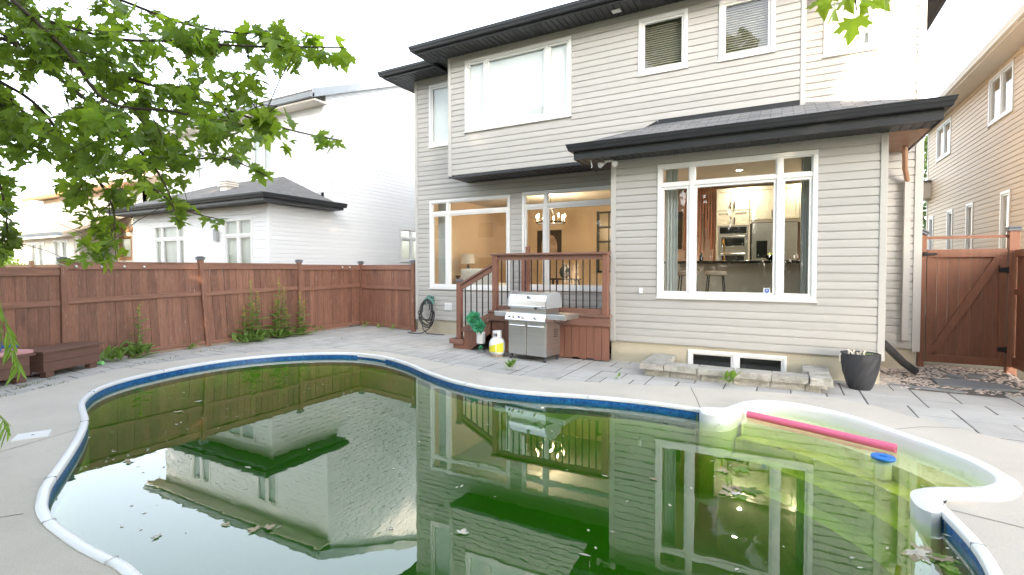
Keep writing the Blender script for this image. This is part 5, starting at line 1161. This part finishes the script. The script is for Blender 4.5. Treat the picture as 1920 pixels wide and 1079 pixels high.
# a tan house that stands beyond the back of the yard and shows in the window panes
bk = thing('back_house', 'tan two storey house mirrored in the left dining room window', 'house', (-22, -15, 0)); By = -14.0
def fb(m, u0, u1, d0, d1, z0, z1): return m.box(u0, u1, By - d0, By - d1, z0, z1)
m = MB(); m.box(-28, -15, -20, By, 0, 6.0); m.build('wall', 'siding_tan', bk)
for x in (-26, -21.5, -18):
    for z in (1.2, 4.0):
        wv = MB().box(x, x + 1.6, By + .002, By + .05, z, z + 1.4).build('window', 'vinyl_white', bk); MB().box(x + .1, x + 1.5, By + .051, By + .06, z + .1, z + 1.3).build('pane', 'glass_black', wv)
MB().extrude([(By + .6, 6.0), (-17, 8.3), (-20.6, 6.0)], lambda a, b: (-28.6, a, b), lambda a, b: (-14.4, a, b)).build('roof', 'shingle_far', bk)

# ------------------------------------------------------------------ trees behind the camera (they shade the yard and show in the panes)
def big_tree(x, y, h, cr, label, seed, n=5200, leaf=.26, z0=.2):
    r = random.Random(seed); t = thing('shade_tree', label, 'tree', (x, y, 0), 'shade trees behind the yard')
    tm = MB(); tm.tube([(x, y, -.1), (x + .1, y, h * .25), (x - .1, y + .1, h * .55), (x, y, h * .85)], [.32, .25, .16, .04], 10)
    clumps = []
    for k in range(90):
        a = r.uniform(0, 6.3); zz = r.uniform(z0, 1.0); prof = math.sin(math.pi * min(1, max(.12, (zz - z0 + .12) / (1.12 - z0)))) ** .7
        rr_ = cr * prof * math.sqrt(r.random()); c = Vector((x + rr_ * math.cos(a), y + rr_ * math.sin(a), h * zz)); clumps.append((c, r.uniform(.7, 1.5)))
        if k < 18: s0 = Vector((x, y, h * max(.2, zz - .22))); tm.tube([s0, s0.lerp(c, .5) + Vector((0, 0, .2)), c], [.07, .045, .015], 6)
    tm.build('trunk', 'bark', t, smooth=True); m = MB()
    for k in range(n):
        c, s = r.choice(clumps); d = Vector((r.gauss(0, 1), r.gauss(0, 1), r.gauss(0, .75))); d = d.normalized() * s * r.random() ** .4
        p = c + d; u = Vector((r.gauss(0, 1), r.gauss(0, 1), r.gauss(0, .6))).normalized() * leaf * r.uniform(.5, 1); w = u.orthogonal().normalized() * leaf * r.uniform(.3, .6)
        m.add([p - u, p + w, p + u, p - w], [(0, 1, 2, 3)])
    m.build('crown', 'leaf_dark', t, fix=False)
big_tree(-5.5, -11.0, 17.0, 4.2, 'tall leafy tree mirrored in the upper right windows', 1, 17000, .30)
big_tree(2.0, -12.0, 15.0, 4.0, 'broad leafy tree mirrored in the kitchen window', 2, 17000, .30)
big_tree(10.2, -11.0, 13.4, 4.6, 'leafy tree behind the yard casting shade on the house', 3, 17000, .30)
big_tree(6.0, -11.8, 14.6, 3.9, 'unseen tree added behind the yard to shade the upper house wall', 9, 15000, .30)  # added to close a gap where sun reached the upper wall
big_tree(-13.0, -10.0, 11.0, 3.4, 'smaller tree behind the yard mirrored in the left window', 4, 9000, .28)
big_tree(14.6, -9.6, 9.6, 3.6, 'low round tree behind the yard on the sun side', 5, 8000, .28)
big_tree(5.4, 31.0, 9.0, 2.6, 'distant green tree in the gap between the two houses', 6, 3500, .22, .1)

hg = thing('added_hedge', 'unseen dark green hedge added behind the yard to darken the kitchen window reflections', 'hedge', (-1, -8.5, 0)); rhg = random.Random(77); m = MB(); tm = MB()  # unseen hedge, added to darken pane reflections and block low sun
for k in range(19):
    hx, hh_ = -10 + k * 1.05, rhg.uniform(5.8, 7.4); tm.tube([(hx, -8.5, -.1), (hx, -8.5, hh_ * .8)], [.06, .02], 6)
    for q in range(1900):
        t = rhg.random() ** .8; rr_ = (.75 * (1 - t * .75) + .08) * rhg.random() ** .4; a = rhg.uniform(0, 6.3); p = Vector((hx + rr_ * math.cos(a), -8.5 + rr_ * math.sin(a), .15 + t * hh_)); u = Vector((rhg.gauss(0, .5), rhg.gauss(0, .5), 1)).normalized() * .14; w = u.orthogonal().normalized() * .07
        m.add([p - u, p + w, p + u, p - w], [(0, 1, 2, 3)])
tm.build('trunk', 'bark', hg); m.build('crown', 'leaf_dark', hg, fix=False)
# hedge shrub far left over the fence
hd = thing('green_shrub', 'bright green shrub peeking over the tan fence at the far left', 'shrub', (-19, 5.2, 0)); m = MB(); r = random.Random(8)
MB().tube([(-19, 5.2, 0), (-19, 5.2, 1.3)], .05, 6).build('trunk', 'bark', hd)
for k in range(2600):
    d = Vector((r.gauss(0, 1), r.gauss(0, 1), r.gauss(0, 1))).normalized() * r.random() ** .35; p = Vector((-19 + d.x * 1.3, 5.2 + d.y * .7, 1.15 + d.z * 1.0)); u = Vector((r.gauss(0, 1), r.gauss(0, 1), r.gauss(0, 1))).normalized() * .05; w = u.orthogonal().normalized() * .03
    m.add([p - u, p + w, p + u, p - w], [(0, 1, 2, 3)])
m.build('crown', 'leaf_bright', hd, fix=False)

# ------------------------------------------------------------------ overhanging maple
MASK = [(-40,-40),(228,-40),(235,5),(262,30),(300,14),(352,-40),(372,-40),(378,25),(352,45),(420,42),(470,52),(520,40),(548,68),(590,52),(640,62),(676,96),(660,124),(610,132),(585,112),(556,150),(520,146),(498,158),(520,196),(545,214),(600,244),(642,250),(655,268),(618,282),(566,270),(560,300),(516,314),(528,340),(486,350),(478,318),(420,300),(398,312),(345,318),(352,352),(392,380),(428,404),(408,426),(366,416),(330,422),(340,398),(300,372),(268,372),(262,410),(216,438),(232,478),(206,496),(160,508),(112,498),(108,466),(132,430),(88,420),(86,392),(104,345),(128,350),(110,310),(62,292),(40,310),(50,345),(30,400),(34,450),(18,500),(-40,500)]
HOLES = [(82, 172, 42, 30), (128, 205, 20, 16), (250, 235, 14, 20), (72, 330, 22, 26), (78, 400, 40, 50), (15, 305, 20, 14)]
def in_mask(u, v):
    if not inside((u, v), MASK): return False
    return all(((u - a) / c) ** 2 + ((v - b) / d) ** 2 > 1 for a, b, c, d in HOLES)
def to_px(p):
    a = R_(28.4); q = p - Vector((0, 0, CAMH)); f0 = Vector((-math.sin(a), math.cos(a), 0)); rt = Vector((math.cos(a), math.sin(a), 0)); pp = R_(1.5)
    F = f0 * math.cos(pp) - Vector((0, 0, 1)) * math.sin(pp); U = Vector((0, 0, 1)) * math.cos(pp) + f0 * math.sin(pp); z = q.dot(F)
    return 960 + 928 * q.dot(rt) / z, 528.3 - 928 * q.dot(U) / z, z
rm_ = random.Random(42)
mp = thing('maple_tree', 'maple tree with large lobed leaves overhanging the yard from the left', 'tree', (-7.6, -.9, 0))
tr = MB(); top = Vector((-7.3, -.6, 3.9)); tr.tube([(-7.6, -.9, -.1), (-7.55, -.85, 1.5), top, (-7.0, -.5, 6.0)], [.17, .14, .10, .04], 10)
BOUGH = [[(-260, -190, 4.4), (-60, -30, 3.7), (50, 18, 3.4), (110, 46, 3.2), (225, 74, 3.0), (330, 77, 2.9), (440, 86, 2.8), (560, 88, 2.7), (645, 90, 2.65)],
         [(-260, -120, 4.4), (-60, 40, 3.6), (90, 100, 3.3), (250, 150, 3.1), (380, 190, 3.0), (480, 225, 2.95), (560, 248, 2.9), (640, 264, 2.85)],
         [(-260, -80, 4.6), (-60, 110, 3.8), (60, 190, 3.4), (130, 275, 3.2), (195, 355, 3.1), (215, 420, 3.0), (180, 480, 2.95)],
         [(-220, -150, 4.5), (0, 20, 3.7), (150, 110, 3.5), (260, 220, 3.4), (340, 290, 3.3), (430, 300, 3.2), (500, 330, 3.15)],
         [(-220, -200, 4.4), (0, -30, 3.5), (160, -20, 3.2), (330, 40, 3.05), (440, 62, 2.95), (520, 58, 2.9)],
         [(-220, -90, 4.8), (-30, 130, 4.0), (80, 240, 3.7), (200, 290, 3.6), (280, 350, 3.5), (350, 395, 3.4), (415, 412, 3.35)],
         [(-220, -60, 4.4), (-40, 140, 3.6), (10, 210, 3.4), (40, 270, 3.3)],
         [(-260, 60, 4.6), (-70, 260, 3.7), (-10, 330, 3.5), (10, 390, 3.4), (14, 460, 3.35)],
         [(-200, -160, 4.2), (-20, 40, 3.3), (140, 170, 3.0), (230, 250, 2.9), (300, 330, 2.85), (330, 400, 2.8)],
         [(-220, -220, 4.0), (0, -20, 3.1), (120, 90, 2.9), (200, 190, 2.8), (330, 210, 2.75), (440, 240, 2.7), (520, 200, 2.7)]]
bp = []
for bgh in BOUGH:
    P = [pix(*q) for q in bgh]; C_ = catmull(P, 5, False); n = len(C_)
    tr.tube([top] + C_ if False else C_, [.011 * (1 - i / n) + .003 for i in range(n)], 6)
    tr.tube([top, (top + C_[0]) / 2 + Vector((0, 0, .15)), C_[0]], [.06, .03, .014], 7)
    bp.append(C_)
tw = []   # twigs: secondary shoots from the boughs
for bi, C_ in enumerate(bp):
    n = len(C_)
    for k in range(4, n):
        if rm_.random() < .12: continue
        for rep in range(2 if k % 2 else 1):
            s0 = C_[k]; d = (C_[min(n - 1, k + 1)] - C_[k - 1]).normalized(); side = Vector((rm_.gauss(0, .6), rm_.gauss(0, .6), rm_.gauss(-.25, .5)))
            L = rm_.uniform(.16, .48); e = s0 + (d * .55 + side).normalized() * L
            eu, ev, ez = to_px(e)
            if eu > -30 and ev > -30 and not in_mask(eu, ev): continue
            if ev <= -30 and eu > 150: continue
            mid = s0.lerp(e, .5) + Vector((0, 0, .02)); tr.tube([s0, mid, e], [.0035, .0028, .0016], 4, False); tw.append((s0, mid, e))
    tw.append((C_[-3], C_[-2], C_[-1])); tw.append((C_[-5], C_[-4], C_[-3]))
tr.build('trunk', 'bark', mp, smooth=True)
lms = [leaf_mesh(v, 'leaf_maple', .55) for v in VAR]; lbs = [leaf_mesh(v, 'leaf_bright', .55) for v in VAR]
cands = []
for (s0, mid, e) in tw:
    nl = rm_.randint(8, 11)
    for k in range(nl):
        t = .25 + .75 * (k + 1) / nl; p = s0.lerp(mid, t * 2) if t < .5 else mid.lerp(e, t * 2 - 1)
        p = p + Vector((rm_.gauss(0, .035), rm_.gauss(0, .035), rm_.gauss(-.03, .035)))
        a = rm_.uniform(0, 6.3); tipd = Vector((math.cos(a) * .75, math.sin(a) * .75, rm_.uniform(-1.0, .05))); nrm = Vector((rm_.gauss(0, .45), rm_.gauss(0, .45), 1.0))
        s = rm_.uniform(.05, .098); c = p + tipd.normalized() * s * .5
        u, v, z = to_px(c)
        if z < 1.5: continue
        if u > -30 and v > -30:
            if not in_mask(u, v): continue
            if (u > 300 or v > 330) and rm_.random() < .12: continue
        cands.append((s / z, p, basis(tipd, nrm), s, u, v))
cands.sort(key=lambda q: -q[0]); vis = [q for q in cands if -20 < q[4] < 1940 and q[5] > -20]; vis_ids = set(id(q) for q in vis[:290])
fol = MB()
for q in cands:
    if id(q) in vis_ids: piece('leaf', rm_.choice(lbs) if (rm_.random() < .42 or q[4] > 480 or q[5] > 420) else rm_.choice(lms), mp, q[1], scale=(q[3],) * 3, rot=q[2].to_euler())
    else: add_leaf(fol, rm_.choice(VAR), q[1], q[2], q[3])
for k in range(5200):      # unseen crown over and behind the trunk, thickened to shade the near deck
    d = Vector((rm_.gauss(0, 1), rm_.gauss(0, 1), rm_.gauss(0, .7))).normalized() * rm_.random() ** .4; p = Vector((-6.0 + d.x * 3.6, -1.2 + d.y * 3.0, 5.4 + d.z * 2.0))
    u, v, z = to_px(p)
    if z > .3 and -150 < u < 2000 and v > -150: continue
    add_leaf(fol, 'maple', p, basis(Vector((rm_.gauss(0, 1), rm_.gauss(0, 1), -.6)), Vector((rm_.gauss(0, .4), rm_.gauss(0, .4), 1))), .16)
tag(fol.build('foliage', 'leaf_maple', mp, fix=False), kind='stuff')

# second maple behind the camera: one leafy shoot hangs into the top of the picture
m2 = thing('maple_tree', 'maple whose bright leafy shoot hangs into the top right of the view', 'tree', (2.4, -1.6, 0))
tip_px = [(1560, -260, 2.2), (1585, -120, 1.9), (1600, -40, 1.75), (1606, 20, 1.7)]; C2 = [pix(*q) for q in tip_px]
MB().tube([(2.4, -1.6, -.1), (2.35, -1.5, 1.8), (2.0, -.8, 3.4), (1.4, .4, 4.3), C2[0] + Vector((.2, -.2, .15)), *C2], [.12, .10, .07, .04, .012, .008, .005, .003, .002], 8).build('trunk', 'bark', m2, smooth=True)
for (u, v, dz, tu, tv, s) in ((1548, -6, 1.72, 1528, 52, .078), (1600, 34, 1.68, 1600, 90, .085), (1632, 4, 1.74, 1688, 12, .085), (1570, -12, 1.66, 1516, 20, .075), (1618, -2, 1.8, 1624, 58, .08), (1566, 14, 1.85, 1556, 68, .075), (1650, -22, 1.62, 1680, 26, .075), (1600, -60, 1.7, 1640, -20, .085), (1570, -50, 1.8, 1530, -10, .085), (1660, -30, 1.85, 1695, -5, .075), (1590, -8, 1.75, 1580, 46, .07), (1540, -30, 1.78, 1508, 8, .07)):
    p = pix(u, v, dz); q = pix(tu, tv, dz + rm_.uniform(-.06, .04)); t = (q - p).normalized(); back_ = (p - Vector((0, 0, CAMH))).normalized(); nn = Vector((rm_.gauss(0, .6), rm_.gauss(0, .6), .7)) - back_ * .8
    piece('leaf', rm_.choice(lbs), m2, p, scale=(s, s, s), rot=basis(t, nn).to_euler())
fol2 = MB()
for k in range(4200):  # unseen crown, enlarged to shade the near deck
    d = Vector((rm_.gauss(0, 1), rm_.gauss(0, 1), rm_.gauss(0, .6))).normalized() * rm_.random() ** .4; p = Vector((.4 + d.x * 3.6, -2.4 + d.y * 2.6, 5.2 + d.z * 1.5))
    u, v, z = to_px(p)
    if z > .2 and v > -220: continue
    add_leaf(fol2, 'maple', p, basis(Vector((rm_.gauss(0, 1), rm_.gauss(0, 1), -.6)), Vector((rm_.gauss(0, .4), rm_.gauss(0, .4), 1))), .17)
tag(fol2.build('foliage', 'leaf_maple', m2, fix=False), kind='stuff')

# slender shrub at the left edge: narrow leaves on drooping shoots
wsb = thing('willow_shrub', 'drooping shoots with narrow pale green leaves at the left edge', 'shrub', (-5.6, .2, 0)); wlm = leaf_mesh('willow', 'leaf_willow')
for pts in ([(-120, 420, 3.2), (-40, 470, 3.0), (0, 570, 2.9), (14, 620, 2.9), (26, 655, 2.88), (36, 688, 2.88)], [(-100, 640, 2.7), (-40, 720, 2.6), (-8, 770, 2.55), (16, 800, 2.5)], [(-90, 450, 3.3), (-20, 540, 3.1), (-4, 600, 3.05), (6, 640, 3.0)]):
    P = catmull([pix(*q) for q in pts], 4, False); MB().tube([(-5.6, .2, 0), (-5.5, .25, 1.2), P[0]] + P[1:], [.02, .014, .007] + [.003] * (len(P) - 1), 6).build('stem', 'weed_stem', wsb)
    for k in range(6, len(P)):
        for rep in range(1 if k % 2 else 2):
            a = rm_.uniform(0, 6.3); t = Vector((math.cos(a) * .45, math.sin(a) * .45, -1)); s = rm_.uniform(.09, .14)
            piece('leaf', wlm, wsb, P[k], scale=(s, s, s), rot=basis(t, Vector((rm_.gauss(0, 1), rm_.gauss(0, 1) - .8, .4))).to_euler())
